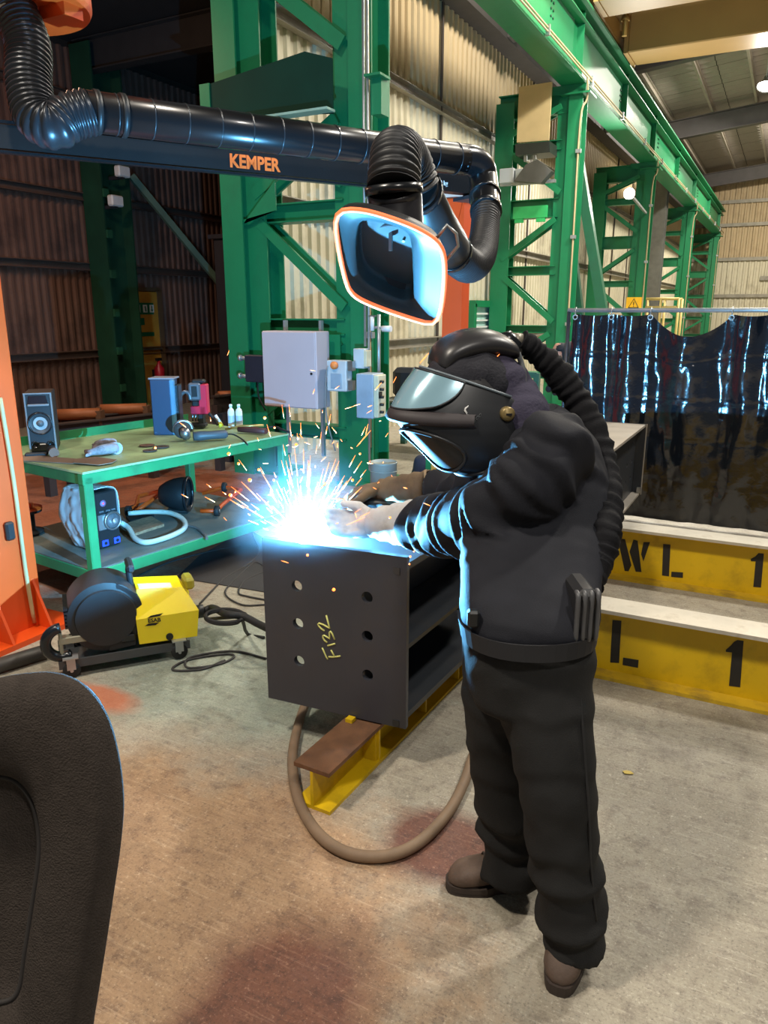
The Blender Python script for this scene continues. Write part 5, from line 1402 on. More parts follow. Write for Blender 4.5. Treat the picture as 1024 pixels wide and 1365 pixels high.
# plywood board with tray and lamp on the second column
t = thing('plywood_board', 'pale plywood board in a dark tray on the second green column', 'board', tuple(ony(712, 207, 13.8)))
q = [ony(x, y, 13.75) for x, y in ((689, 190), (731.5, 187), (736, 109), (692, 116))]
mb = MB(); mb.prism(q, (0, .04, 0)); part('board', mb, M('plywood', (214, 190, 140), .6, 0, .08, 3), t)
q = [ony(x, y, 13.70) for x, y in ((687, 207), (733, 203), (733, 188), (687, 192))]
mb = MB(); mb.prism(q, (0, .5, 0)); part('tray', mb, M('tray_dark', (58, 62, 58), .4, .3), t)
for x in (701, 713):
    a = ony(x, 207, 13.8); mb = MB(); mb.bar(a, a - Z * .10, .05, .05, (1, 0, 0)); part('hanger', mb, galv, t)
t = thing('square_floodlight', 'grey square floodlight and boxes hung under the plywood board', 'lamp', tuple(ony(705, 235, 13.8)))
a = ony(708, 235, 13.6); mb = MB(); mb.prism([a + V((-.3, 0, -.05)), a + V((.18, 0, -.12)), a + V((.36, 0, .06)), a + V((.1, 0, .26)), a + V((-.1, 0, .2))], (0, .2, 0)); part('housing', mb, M('flood_grey', (84, 84, 80), .5), t)
a = ony(680, 234, 13.7); mb = MB(); mb.box(a + V((-.06, .1, 0)), (.26, .25, .24), None, .01); mb.box(a + V((.18, .1, 0)), (.18, .2, .2), None, .01); part('ballast_box', mb, grey_box, t)
mb = MB(); a = ony(705, 241, 13.72); mb.box(a + V((-.05, .1, -.02)), (1.0, .08, .05)); part('bracket', mb, galv, t)
mb = MB(); a = ony(707, 283, 13.9); mb.box(a, (.62, .06, .2)); mb.box(a + V((-.2, 0, -.12)), (.16, .05, .1)); mb.box(a + V((.2, 0, -.12)), (.16, .05, .1)); part('name_plate', mb, M('green_bright', (50, 176, 100), .45), T2)
# warning sign
c = ony(845, 405, 21.55)
t = thing('warning_sign', 'yellow warning sign with black triangle on the third green column', 'sign', tuple(c))
mb = MB(); mb.box(c, (.40, .02, .34)); mb.box(c + V((0, .185, 0)), (.06, .37, .06)); part('board', mb, M('sign_yellow', (240, 186, 30), .5), t)
mb = MB(); tr = [(-.13, -.10), (.13, -.10), (0, .13)]
pts = [c + V((x, -.014, z)) for x, z in tr]
mb.tube(pts + [pts[0], pts[1]], .014, 6); mb.bar(c + V((0, -.016, .05)), c + V((0, -.016, -.03)), .02, .008, (0, 1, 0)); mb.box(c + V((0, -.016, -.065)), (.02, .008, .02)); part('triangle', mb, M('letter_black', (20, 20, 20), .5), t)
# yellow handrail frame below
t = thing('handrail_frame', 'pale yellow handrail frame seen just above the curtain', 'handrail', (-3.3, 24, 0))
a, b = ony(858, 404, 24), ony(905, 403, 24)
mb = MB()
mb.tube([V((a.x, 24, a.z + .12)), V((b.x, 24, a.z + .12))], .04, 6); mb.tube([V((a.x, 24, a.z - .12)), V((b.x, 24, a.z - .12))], .04, 6); mb.tube([V((a.x, 24.8, a.z + .12)), V((b.x, 24.8, a.z + .12))], .04, 6); part('rail', mb, M('rail_pale_yellow', (214, 190, 120), .5), t)
for x in (a.x, (a.x + b.x) / 2, b.x):
    for y in (24, 24.8):
        mb = MB(); mb.tube([V((x, y, 0)), V((x, y, a.z + .12))], .04, 6); part('post', mb, M('rail_pale_yellow', (0, 0, 0)), t)
# leaf on the floor
q = onz(837, 1031, 0)
solo('dry_leaf', MB().prism([q + V((x, y, .003)) for x, y in ((-.02, 0), (-.008, .012), (.008, .014), (.022, .002), (.006, -.008), (-.01, -.012))], (0, 0, .002)), M('leaf_yellow', (212, 186, 96), .7), 'small dry yellow leaf on the concrete right of the welder', 'leaf', tuple(q))

# ================================================================== THE WELDER
cloth_k = M('workwear_black', (34, 35, 41), .75, 0, .15, 9, bump=.12, bscale=260, spec=.2)
trous_k = M('trousers_charcoal', (41, 41, 41), .85, 0, .18, 7, bump=.15, bscale=260, spec=.18)
person = thing('person', 'welder in black workwear, helmet and gloves leaning over the plated beam', 'person', (-.46, 1.74, 0))
def ering(px, py, dep, a, b, n=28, ex=.85, tilt=0.0):
    c = atd(px, py, dep); out = []
    for i in range(n):
        th = 2 * math.pi * i / n; x, y = math.cos(th), math.sin(th)
        x = math.copysign(abs(x) ** ex, x); y = math.copysign(abs(y) ** ex, y)
        out.append(c + RT * (a * x) + AWAY * (b * y) + Z * (tilt * x))
    return out
def wrinkle(me, chains, amp, fa, fc, seed=0.0, extra=None, saw=0, sawchains=()):
    """push vertices along their normals in folds that run across the nearest limb"""
    segs = []
    sawset = set(id(c[0]) for ch in sawchains for c in ch)
    for ch in chains:
        L = 0
        for (p, r), (q, s_) in zip(ch, ch[1:]):
            segs.append((p, q, L)); L += (q - p).length
        segs_ = segs
    for k in range(len(me.vertices)): pass
    nrm = [v.normal.copy() for v in me.vertices]
    for v, nn in zip(me.vertices, nrm):
        p = v.co; best = None
        for a, b, L in segs:
            ab = b - a; t_ = max(0, min(1, (p - a).dot(ab) / ab.length_squared)); d_ = (a + ab * t_ - p).length
            if best is None or d_ < best[0]: best = (d_, a, ab, t_, L)
        d_, a, ab, t_, L = best; ax = ab.normalized()
        s_ = L + (p - a).dot(ax); rad = p - (a + ax * (p - a).dot(ax))
        q = V((rad.x * fc, rad.y * fc, rad.z * fc)) + V((seed, seed * 2, s_ * fa + 1.5 * noise.noise(p * 5 + V((seed, 0, 0)))))
        n1 = noise.noise(q); n2 = noise.noise(q * 2.1 + V((5, 1, 0)))
        h = (1 - abs(n1) * 2.2) * .6 + n2 * .15
        if saw and (L, ) and id(a) in sawset:
            u_ = s_ * saw + .55 * noise.noise(V((p.x * 9, p.y * 9, p.z * 9))); f_ = u_ - math.floor(u_)
            h += (1.5 * (f_ / .72) ** 1.6 if f_ < .72 else 1.5 * (1 - (f_ - .72) / .28)) - .5
        k = extra(p) if extra else 1.0
        v.co = p + nn * (h * amp * k)
    bm = bmesh.new(); bm.from_mesh(me)
    for _ in range(2): bmesh.ops.smooth_vert(bm, verts=bm.verts, factor=.5, use_axis_x=True, use_axis_y=True, use_axis_z=True)
    bm.to_mesh(me); bm.free(); me.update()

# trousers
nearL = [(atd(718, 852, 2.00), .128), (atd(724, 930, 1.97), .128), (atd(737, 1000, 1.95), .106), (atd(743, 1050, 1.95), .100), (atd(750, 1130, 1.98), .092), (atd(761, 1200, 2.00), .082), (atd(765, 1238, 2.02), .078)]
farL = [(atd(672, 852, 2.10), .118), (atd(666, 930, 2.14), .106), (atd(668, 1000, 2.18), .096), (atd(675, 1070, 2.22), .088), (atd(680, 1120, 2.25), .082), (atd(682, 1155, 2.27), .080)]
mb = MB()
mb.loft([ering(704, 818, 1.99, .150, .140), ering(704, 835, 1.99, .168, .155), ering(705, 880, 2.0, .172, .16), ering(702, 930, 2.02, .150, .14)])
mb.capsule(nearL, 20); mb.capsule(farL, 20)
tr = remesh(mb, .012, 8)
lowk = lambda p: .45 + 2.4 * max(0, (.42 - p.z) / .42)
wrinkle(tr, [nearL, farL], .010, 10, 4.5, 3.0, lowk, 9.0, [nearL, farL])
part('trousers', shift(tr, OFF[person]), trous_k, person)
mb = MB()
for ch, sgn in ((nearL, 1),):
    pts = []
    for c, r in ch[:-1]: pts.append(c + (-AWAY * .80 + RT * .55).normalized() * (r + .004))
    mb.tube(cat(pts, 6), .0035, 5)
part('side_seam', mb, M('seam_black', (30, 30, 31), .8), person)

# jacket
nearA = [(atd(738, 602, 2.14), .112), (atd(704, 648, 2.11), .110), (atd(664, 688, 2.16), .108), (atd(628, 698, 2.34), .104), (atd(590, 700, 2.56), .096), (atd(558, 700, 2.71), .084)]
farA = [(atd(694, 606, 2.50), .10), (atd(655, 640, 2.62), .088), (atd(622, 660, 2.73), .080), (atd(592, 656, 2.81), .068), (atd(570, 652, 2.87), .060)]
mb = MB()
mb.loft([ering(703, 842, 1.98, .158, .145), ering(704, 822, 1.98, .178, .165), ering(706, 795, 2.0, .182, .172), ering(709, 740, 2.12, .200, .172), ering(716, 685, 2.23, .205, .165), ering(724, 635, 2.30, .193, .175), ering(724, 590, 2.34, .160, .175, tilt=.01), ering(716, 564, 2.35, .117, .155, tilt=.02), ering(706, 548, 2.36, .087, .095, tilt=.02)])
mb.capsule(nearA, 20); mb.capsule(farA, 20)
jk = remesh(mb, .011, 7)
spine = [(atd(704, 842, 1.98), .1), (atd(712, 700, 2.19), .1), (atd(722, 600, 2.32), .1)]
def jk_amp(p):
    d1 = min((p - c).length for c, r in nearA + farA)
    return .95 if d1 < .14 else .45
wrinkle(jk, [nearA, farA, spine], .017, 9, 4.0, 7.0, jk_amp, 10.5, [nearA, farA])
jacket = part('jacket', shift(jk, OFF[person]), cloth_k, person)
# collar
mb = MB()
r0 = ering(708, 566, 2.35, .110, .125, 28, 1, .03); r1 = ering(702, 548, 2.35, .098, .11, 28, 1, .02); r2 = ering(702, 550, 2.35, .088, .098, 28, 1, .02); r3 = ering(708, 566, 2.35, .096, .11, 28, 1, .03)
mb.loft([r0, r1, r2, r3], True, False); part('collar', mb, cloth_k, jacket)

# belt and battery unit of the breathing set
mb = MB()
rings = [ering(703, 846, 1.975, .170, .160, 36, .9), ering(703, 846, 1.975, .175, .165, 36, .9), ering(703, 824, 1.975, .182, .170, 36, .9), ering(703, 824, 1.975, .177, .165, 36, .9)]
mb.loft(rings + [rings[0]], True, False, False); part('belt', mb, M('belt_black', (30, 30, 33), .7), person)
uc_ = atd(777, 815, 1.87)
RU = Matrix((RT, AWAY, Z)).transposed()
mb = MB(); mb.box(uc_ + AWAY * .03, (.052, .14, .14), RU, .015); unit = part('blower_unit', mb, M('unit_black', (44, 44, 46), .5), person)
for k in range(4):
    q = uc_ + RT * (-.026 + .0175 * k) - AWAY * (.046 - .004 * k)
    mb = MB(); mb.tube(cat([q + Z * .062 + AWAY * .02, q + Z * .055, q - Z * .0, q - Z * .055, q - Z * .064 + AWAY * .02], 4), .0065, 6); part('unit_rib', mb, M('rib_grey', (84, 84, 86), .45), unit)
q = atd(632, 828, 1.86); mb = MB(); mb.box(q + AWAY * .02, (.03, .03, .045), RU, .006); part('buckle', mb, black, person)

# boots
leather = M('boot_leather', (92, 74, 62), .7, 0, .2, 14, stain=(60, 50, 44), stain_amt=.6, stain_scale=9, bump=.3, bscale=40)
sole_m = M('boot_sole', (58, 48, 42), .8, 0, .15, 20)
def boot(heel, toe, shaft_top):
    X = (toe - heel); Ln = X.length; X.normalize(); Y = V((-X.y, X.x, 0))
    secs = [(0.0, .022, .05), (.02, .036, .11), (.07, .041, .150), (.11, .042, .150), (.15, .043, .118), (.19, .048, .098), (.23, .052, .088), (.27, .049, .078), (.295, .036, .062), (.31, .015, .045)]
    rings = []
    for s_, w_, h_ in secs:
        c = heel + X * (s_ * Ln / .31); r = []
        for i in range(20):
            th = 2 * math.pi * i / 20; y, z = math.cos(th), math.sin(th)
            y = math.copysign(abs(y) ** .75, y); z = math.copysign(abs(z) ** .75, z)
            r.append(c + Y * (y * w_) + Z * (.022 + (h_ - .022) * (z + 1) / 2))
        rings.append(r)
    mb = MB(); mb.loft(rings)
    a = heel + X * (.085 * Ln / .31)
    mb.capsule([(a + Z * .10, .048), (a + Z * .16, .050), (V((shaft_top.x, shaft_top.y, .24)), .05)], 16)
    b = part('boot', shift(remesh(mb, .007, 5), OFF[person]), leather, person)
    out = []
    for i in range(32):
        th = 2 * math.pi * i / 32; cx = math.cos(th); sy = math.sin(th)
        s_ = .155 - .162 * cx
        k = 1.0 if s_ > .16 else .80
        out.append((s_, .053 * k * math.copysign(abs(sy) ** .6, sy)))
    mb = MB()
    for z0, z1, e_ in ((.0, .012, 1.0), (.012, .03, 1.03)):
        mb.prism([heel + X * (s_ * Ln / .31) + Y * (y * e_) + Z * z0 for s_, y in out], (0, 0, z1 - z0))
    part('sole', mb, sole_m, b)
    mb = MB(); c = heel + X * (.262 * Ln / .31)
    for k in (.19, .165): mb.tube(cat([heel + X * (k * Ln / .31) - Y * .045 + Z * .07, heel + X * ((k - .0) * Ln / .31) + Z * (.118 + (.19 - k) * .5), heel + X * (k * Ln / .31) + Y * .045 + Z * .07], 5), .0035, 5)
    part('stitching', mb, sole_m, b)
bt = onz(743, 1326, 0); bh = onz(776, 1196, 0); bh = bt + (bh - bt).normalized() * .30; boot(bh, bt, atd(764, 1225, 2.02))
bt = onz(597, 1183, 0); bh = onz(717, 1176, 0) + AWAY * .0; boot(bh, bt, atd(684, 1140, 2.26))

# gloves: palm, four fingers, thumb and a gauntlet
def glove(wrist, X, Yv, scale, curls, mat, gaunt_from, g0, g1, spread=.0, thumb=(.75, .55, -.35)):
    X = X.normalized(); Y = (Yv - X * Yv.dot(X)).normalized(); N_ = X.cross(Y)
    S = scale; mb = MB()
    P_ = lambda x, y, z: wrist + (X * x + Y * y + N_ * z) * S
    for y, x1 in ((-.030, .088), (-.010, .096), (.011, .096), (.030, .088)):
        mb.capsule([(P_(.0, y * .75, 0), .022 * S), (P_(.05, y, .003), .020 * S), (P_(x1, y, 0), .017 * S)], 10)
    for k, (y, Ls) in enumerate(((-.033, (.034, .024, .020)), (-.011, (.040, .028, .022)), (.012, (.044, .030, .022)), (.034, (.040, .027, .021)))):
        p = P_(.092, y, 0); ang = .25; ch = [(p, .0155 * S)]
        for j, l_ in enumerate(Ls):
            ang += curls[k] * (1.0 if j else .7)
            p = p + (X * math.cos(ang) - N_ * math.sin(ang) + Y * (spread * (y / .034))) * (l_ * S)
            ch.append((p, (.0150, .0140, .0120)[j] * S))
        mb.capsule(ch, 10)
    tx, ty, tz = thumb
    p0 = P_(.022, .030, -.005); d1 = (X * tx + Y * ty + N_ * tz).normalized(); d2 = (X * (tx + .35) + Y * (ty * .35) + N_ * tz).normalized()
    mb.capsule([(p0, .019 * S), (p0 + d1 * .042 * S, .0175 * S), (p0 + d1 * .042 * S + d2 * .032 * S, .0155 * S), (p0 + d1 * .042 * S + d2 * .056 * S, .013 * S)], 10)
    mb.capsule([(wrist - X * .02, .040 * S), (P_(.03, 0, 0), .034 * S)], 12)
    gm = remesh(mb, .0052, 4)
    for v in gm.vertices: v.co += v.normal * (.003 * noise.noise(v.co * 45))
    g = part('glove', shift(gm, OFF[person]), mat, person)
    gp = cat([gaunt_from, gaunt_from.lerp(wrist, .5), wrist + X * .01], 6)
    n_ = len(gp); rs = [g0 + (g1 - g0) * i / (n_ - 1) + .004 * math.sin(i * 2.1) for i in range(n_)]
    mb = MB(); mb.tube(gp, rs, 22, False)
    gm = mb.mesh('gauntlet', OFF[person])
    gg = part('gauntlet', gm, mat, g)
    mm = gg.modifiers.new('thickness', 'SOLIDIFY'); mm.thickness = .005
    mb = MB(); mb.tube([gp[0] + (p_ - gp[0]) for p_ in []] or [gaunt_from - X * .002, gaunt_from + X * .008], g0 + .003, 22, False); part('gauntlet_hem', mb, M('hem_tan', (150, 128, 100), .8), g)
    return g
gl_near = M('welding_glove_pale', (206, 204, 200), .85, 0, .10, 14, stain=(128, 120, 114), stain_amt=.5, stain_scale=12)
gl_far = M('welding_glove_brown', (108, 90, 68), .9, 0, .25, 14, stain=(76, 60, 50), stain_amt=.7, stain_scale=10)
w1 = atd(500, 697, 2.83)
glove(w1, (atd(445, 700, 2.93) - w1), Z * .8 + AWAY * .5, 1.16, (.55, .5, .45, .4), gl_near, atd(570, 700, 2.70), .104, .056)
w2 = atd(512, 654, 2.96)
glove(w2, (atd(462, 664, 2.99) - w2), -AWAY * .7 + Z * .6, 1.14, (.85, .85, .85, .85), gl_far, atd(574, 652, 2.86), .074, .050, thumb=(.8, .4, -.6))

# ---------------------------------------------------------------- helmet
shell_m = M('helmet_shell', (34, 36, 39), .38, 0, .05, 8, coat=.15)
HP = atd(650, 540, 2.36); HR = rotz(math.radians(15))
def hp(px, py, b=0.0):
    q = atd(px, py, 2.36) - HP
    x = q.dot(RT) * 1.04
    return HP + HR @ (RT * x - AWAY * b + AWAY * q.dot(AWAY) + Z * q.z)
Fp = cat([V((p[0], p[1], 0)) for p in ((566, 488), (549, 508), (535, 530), (527, 549), (533, 565), (550, 586), (568, 606), (584, 621), (602, 628))], 3)
Bp = cat([V((p[0], p[1], 0)) for p in ((662, 524), (668, 532), (670, 544), (671, 556), (670, 570), (667, 584), (660, 597), (648, 609), (634, 618))], 3)
Wd = [.118, .122, .126, .128, .128, .124, .116, .104, .09]
nT = len(Fp)
def shell_pt(i, phi, off=0.0):
    i0 = max(0, min(nT - 1, i)); a = int(i0); f = i0 - a; b_ = min(nT - 1, a + 1)
    F_ = Fp[a].lerp(Fp[b_], f); B_ = Bp[a].lerp(Bp[b_], f); wk = i0 / 3; wa = int(wk); w_ = Wd[wa] + (Wd[min(8, wa + 1)] - Wd[wa]) * (wk - wa)
    c = math.cos(phi); c_ = math.copysign(abs(c) ** .80, c)
    q = B_ + (F_ - B_) * (c_ * (1 + off * 7)); s_ = math.sin(phi); s_ = math.copysign(abs(s_) ** .9, s_)
    return hp(q.x, q.y, (w_ + off) * s_)
NP = 44
mb = MB(); mb.loft([[shell_pt(i, -math.pi / 2 + math.pi * k / NP) for k in range(NP + 1)] for i in range(nT)], False, False)
helmet = part('helmet', mb, shell_m, person, 'black welding helmet shell')
mm = helmet.modifiers.new('thickness', 'SOLIDIFY'); mm.thickness = .005
# brow band
mb = MB(); band = lambda i, o: [shell_pt(i, -1.25 + 2.5 * k / 30, o) for k in range(31)]
mb.loft([band(7.3, .001), band(7.6, .009), band(9.4, .013), band(10.2, .010), band(10.8, .001)], False, False); part('brow_band', mb, M('band_brown_grey', (58, 52, 54), .6), helmet)
# visor lens
mb = MB(); lens = []
for i in range(13):
    f = i / 12; r = []
    for k in range(25):
        g = -1 + 2 * k / 24
        lim = 1.02 * (1 - .22 * f ** 3)
        r.append(shell_pt(.4 + 7.0 * f - (abs(g) ** 3) * 1.1 * f, g * lim + .04, .0075))
    lens.append(r)
mb.loft(lens, False, False)
vm = M('visor_reflection_tint', (150, 190, 206), .16, .25, .05, 2, coat=.8)  # mostly diffuse pale blue, the bright reflection is put into the base colour
part('visor', mb, vm, helmet, 'mirrored blue visor lens')
fr = lens[0] + [r[-1] for r in lens] + lens[-1][::-1] + [r[0] for r in lens[::-1]]
mb = MB(); mb.tube(fr, .0035, 6, False); part('visor_frame', mb, M('frame_dark', (40, 42, 46), .5), helmet)
# upper rim, front cowl, chin vent ridge
mb = MB(); mb.tube([shell_pt(0, -math.pi / 2 + math.pi * k / NP, .002) for k in range(NP + 1)], .0045, 6); part('top_rim', mb, M('rim_grey', (120, 132, 140), .4), helmet)
mb = MB(); oval = [shell_pt(16.6 + 4.6 * math.sin(a), .34 + .66 * math.cos(a), .004) for a in [2 * math.pi * k / 36 for k in range(37)]]
mb.tube(oval, .0062, 8, False); part('chin_ridge', mb, shell_m, helmet)
mb = MB(); mb.tube([shell_pt(nT - 1, -math.pi / 2 + math.pi * k / NP, .001) for k in range(NP + 1)], .006, 6); part('bottom_rim', mb, shell_m, helmet)
# forehead cowl bridging shell and head
mb = MB(); mb.loft([[shell_pt(0, -1.45 + 2.9 * k / 24, -.006) for k in range(25)], [hp(600 + 20 * abs(-1 + 2 * k / 24) ** 2, 482 + 6 * abs(-1 + 2 * k / 24), -.10 + .20 * k / 24) for k in range(25)]], False, False)
cw = part('forehead_cowl', mb, M('cowl_black', (34, 33, 36), .6), helmet)
# side knob and marks
kc = shell_pt(6.6, 1.50, .004); kn = (HR @ (-AWAY)).normalized()
mb = MB(); mb.lathe([(.022, -.01), (.022, .008), (.018, .013), (0, .013)], kc, kn, 18); part('side_knob', mb, M('knob_brass', (150, 130, 84), .4, .4), helmet)
mb = MB(); mb.box(kc + kn * .0135, (.018, .004, .006), Matrix((RT, AWAY, Z)).transposed()); part('knob_slot', mb, black, helmet)
def near_pt(px, py):
    best = None
    for i in [k * .25 for k in range(4 * nT)]:
        for k in range(60):
            ph = .3 + 1.27 * k / 59; q = shell_pt(i, ph, .0025); v = q - CAM; z_ = v.dot(FWD)
            e_ = (512 + F_PX * v.dot(RT) / z_ - px) ** 2 + (682.5 - F_PX * v.dot(UP) / z_ - py) ** 2
            if best is None or e_ < best[0]: best = (e_, q)
    return best[1]
mp = [near_pt(626 + 5 * math.cos(a), 547 - 6 * math.sin(a)) for a in (1.7, 2.2, 2.7, 3.2, 3.7, 4.2, 4.7)]
mb = MB(); mb.tube(mp, [.0008, .0022, .0032, .0034, .0030, .002, .0008], 6); part('crescent_mark', mb, white_p, helmet)
c = near_pt(634, 562)
part('model_lettering', text_mb('G500', near_pt(627, 569), near_pt(642, 556) - near_pt(627, 569), Z, .05, .011, .0008), M('mark_grey', (110, 112, 114), .6), helmet)
# head in its hood, snood, dome shield
hoodm = M('hood_navy', (36, 36, 44), .85, 0, .1, 10, bump=.3, bscale=120)
snood = M('snood_purple', (54, 50, 70), .85, 0, .12, 10, bump=.3, bscale=120)
mb = MB(); hch = [(hp(606, 506), .092), (hp(634, 504), .103), (hp(660, 520), .097)]; mb.capsule(hch, 20)
me = remesh(mb, .009, 4); wrinkle(me, [hch], .005, 22, 8, 2.0); part('head_hood', shift(me, OFF[person]), hoodm, person)
mb = MB(); sch = [(hp(664, 512), .098), (hp(680, 538), .100), (atd(696, 564, 2.33), .096)]; mb.capsule(sch, 20)
me = remesh(mb, .009, 3); wrinkle(me, [sch], .009, 24, 6, 5.0); part('snood', shift(me, OFF[person]), snood, person)
pth = cat([V((p[0], p[1], 0)) for p in ((586, 488), (600, 470), (628, 459), (656, 458), (680, 466), (688, 476))], 5)
mb = MB(); rings = []
for i, c in enumerate(pth):
    f = i / (len(pth) - 1); d_ = (pth[min(i + 1, len(pth) - 1)] - pth[max(i - 1, 0)]).normalized(); nrm_ = V((d_.y, -d_.x, 0))
    hth = (.012 + .034 * math.sin(math.pi * min(1, f * 1.05 + .05)) ** .6) * 1000 / 2.20; wth = .045 + .05 * math.sin(math.pi * min(1, .12 + f * .85)) ** .6
    r = []
    for k in range(24):
        th = 2 * math.pi * k / 24; q = c + nrm_ * (hth * math.sin(th)); r.append(hp(q.x, q.y, wth * math.cos(th)))
    rings.append(r)
mb.loft(rings); part('dome_shield', mb, M('dome_black', (44, 43, 45), .35, 0, .05, 6), helmet, 'glossy black dome over the head')
mb = MB(); mb.tube([hp(672, 458), hp(684, 455), hp(692, 462), hp(694, 478)], [.03, .034, .034, .028], 14); part('air_manifold', mb, black_g, helmet)
mb = MB(); a = hp(688, 455); mb.cyl(a, a + RT * .035 - Z * .004, .027, 16); part('hose_coupling', mb, M('coupling_grey', (140, 132, 118), .4, .3), helmet)
mb = MB(); mb.tube(cat([hp(688, 470, .05), hp(690, 495, .07), hp(684, 520, .09), hp(672, 532, .11)], 5), .009, 6); part('head_strap', mb, M('strap_grey', (78, 80, 82), .7), helmet)
# breathing hose in its cloth sleeve
hz = cat([a + RT * .03, atd(716, 470, 2.40), atd(742, 496, 2.41), atd(768, 532, 2.41), atd(790, 575, 2.38), atd(804, 625, 2.32), atd(809, 670, 2.22), atd(806, 710, 2.12), atd(800, 745, 2.08), atd(788, 780, 2.03)], 14)
mb = MB(); L_ = len(hz)
rs = [.034 + .011 * min(1, i / L_ * 4) - .012 * max(0, (i / L_ - .8) * 5) + .0034 * math.sin(i * 1.35 + 3.5 * noise.noise(V((i * .21, 0, 0)))) + .006 * noise.noise(V((i * .6, 4, 0))) for i in range(L_)]
mb.tube(hz, rs, 18)
for v in range(len(mb.v)): mb.v[v] = mb.v[v] + noise.noise_vector(mb.v[v] * 28) * .006
part('breathing_hose', mb, M('hose_sleeve', (25, 25, 28), .8, 0, .12, 10, bump=.15, bscale=200, spec=.15), person)

# welding torch held in the far hand
t = thing('welding_torch', 'black swan neck welding torch held in the brown glove', 'torch', tuple(atd(478, 672, 2.96)))
q = [atd(535, 676, 2.90), atd(505, 672, 2.93), atd(470, 668, 2.96)]
mb = MB(); mb.tube(q, [.016, .019, .017], 12); part('handle', mb, black, t)
tip = ARC + V((.035, .055, .040))
mb = MB(); mb.tube(cat([q[-1], atd(448, 666, 2.98), atd(432, 668, 2.99), tip + V((.055, .02, .05))], 6), .009, 10); part('swan_neck', mb, M('neck_brass', (150, 120, 80), .35, .7), t)
mb = MB(); mb.tube([tip + V((.064, .022, .056)), tip], [.014, .011], 14); part('nozzle', mb, M('nozzle_copper', (176, 120, 90), .35, .8), t)
mb = MB(); mb.tube(cat([q[0], atd(556, 684, 2.90), atd(580, 689, 2.98), atd(600, 693, 3.1), atd(616, 696, 3.2)], 6), .015, 10); part('lead', mb, rubber, t)

# ================================================================== SECOND PERSON, half hidden by the curtain
p2 = atd(748, 474, 8.0)
pl2 = thing('person', 'person in dark clothes half hidden behind the left edge of the curtain', 'person', (p2.x, p2.y, 0))
b0 = V((p2.x, p2.y, 0)) - RT * .02
def at2(r_, a_, z): return b0 + RT * r_ + AWAY * a_ + Z * z
mb = MB()
mb.capsule([(at2(.30, .05, .95), .15), (at2(.22, .03, 1.12), .17), (at2(.12, 0, 1.27), .15)], 16)
mb.capsule([(at2(.12, 0, 1.25), .14), (at2(.04, 0, 1.33), .07)], 12)
for s in (-1, 1):
    mb.capsule([(at2(.30, .05 + .1 * s, .92), .10), (at2(.24, .03 + .11 * s, .50), .075), (at2(.28, .05 + .11 * s, .08), .055)], 12)
    mb.capsule([(at2(.13, .0 + .19 * s, 1.27), .07), (at2(.06, -.02 + .22 * s, 1.04), .055), (at2(-.06, -.03 + .16 * s, .90), .045)], 12)
    mb.capsule([(at2(.30, .05 + .11 * s, .05), .048), (at2(.14, .05 + .12 * s, .045), .042)], 10)
part('body', shift(remesh(mb, .018, 6), OFF[pl2]), M('clothes_dark', (34, 36, 42), .8), pl2)
mb = MB()
mb.lathe([(0, -.125), (.045, -.118), (.068, -.07), (.076, .0), (.07, .06), (.045, .105), (0, .115)], at2(.0, 0, p2.z + .02), (0, 0, 1), 20)
mb.capsule([(at2(-.072, -.01, p2.z + .01), .012), (at2(-.09, -.012, p2.z - .015), .014)], 8)
mb.capsule([(at2(.0, 0, p2.z - .08), .05), (at2(.05, 0, p2.z - .16), .055)], 10)
for s in (-1, 1): mb.capsule([(at2(.01, s * .074, p2.z + .03), .014), (at2(.012, s * .076, p2.z - .01), .012)], 6)
part('head', shift(remesh(mb, .008, 3), OFF[pl2]), M('skin', (196, 140, 116), .6), pl2)
mb = MB(); rings = []
for k in range(6):
    f = k / 5; rr = .082 * math.cos(f * 1.35); rings.append([at2(.012 + rr * math.cos(a), rr * math.sin(a), p2.z + .05 + .085 * math.sin(f * 1.45)) for a in [2 * math.pi * i / 18 for i in range(18)]])
mb.loft(rings); part('cap', mb, M('cap_dark', (30, 32, 38), .8), pl2)
mb = MB()
for s in (-1, 1): mb.lathe([(0, -.004), (.007, 0), (0, .004)], at2(-.066, -.012 + .028 * s, p2.z + .035), RT, 8)
part('eyes', mb, black, pl2)
mb = MB(); mb.tube([at2(-.065, -.03, p2.z - .05), at2(-.070, -.012, p2.z - .052), at2(-.065, .006, p2.z - .05)], .004, 6); part('mouth', mb, M('lips', (150, 84, 76), .6), pl2)
mb = MB(); mb.tube([at2(.12 + .165 * math.cos(a), .175 * math.sin(a), 1.20) for a in [2 * math.pi * i / 24 for i in range(25)]], .022, 6, False); part('reflective_band', mb, M('hi_vis', (226, 232, 40), .5), pl2)

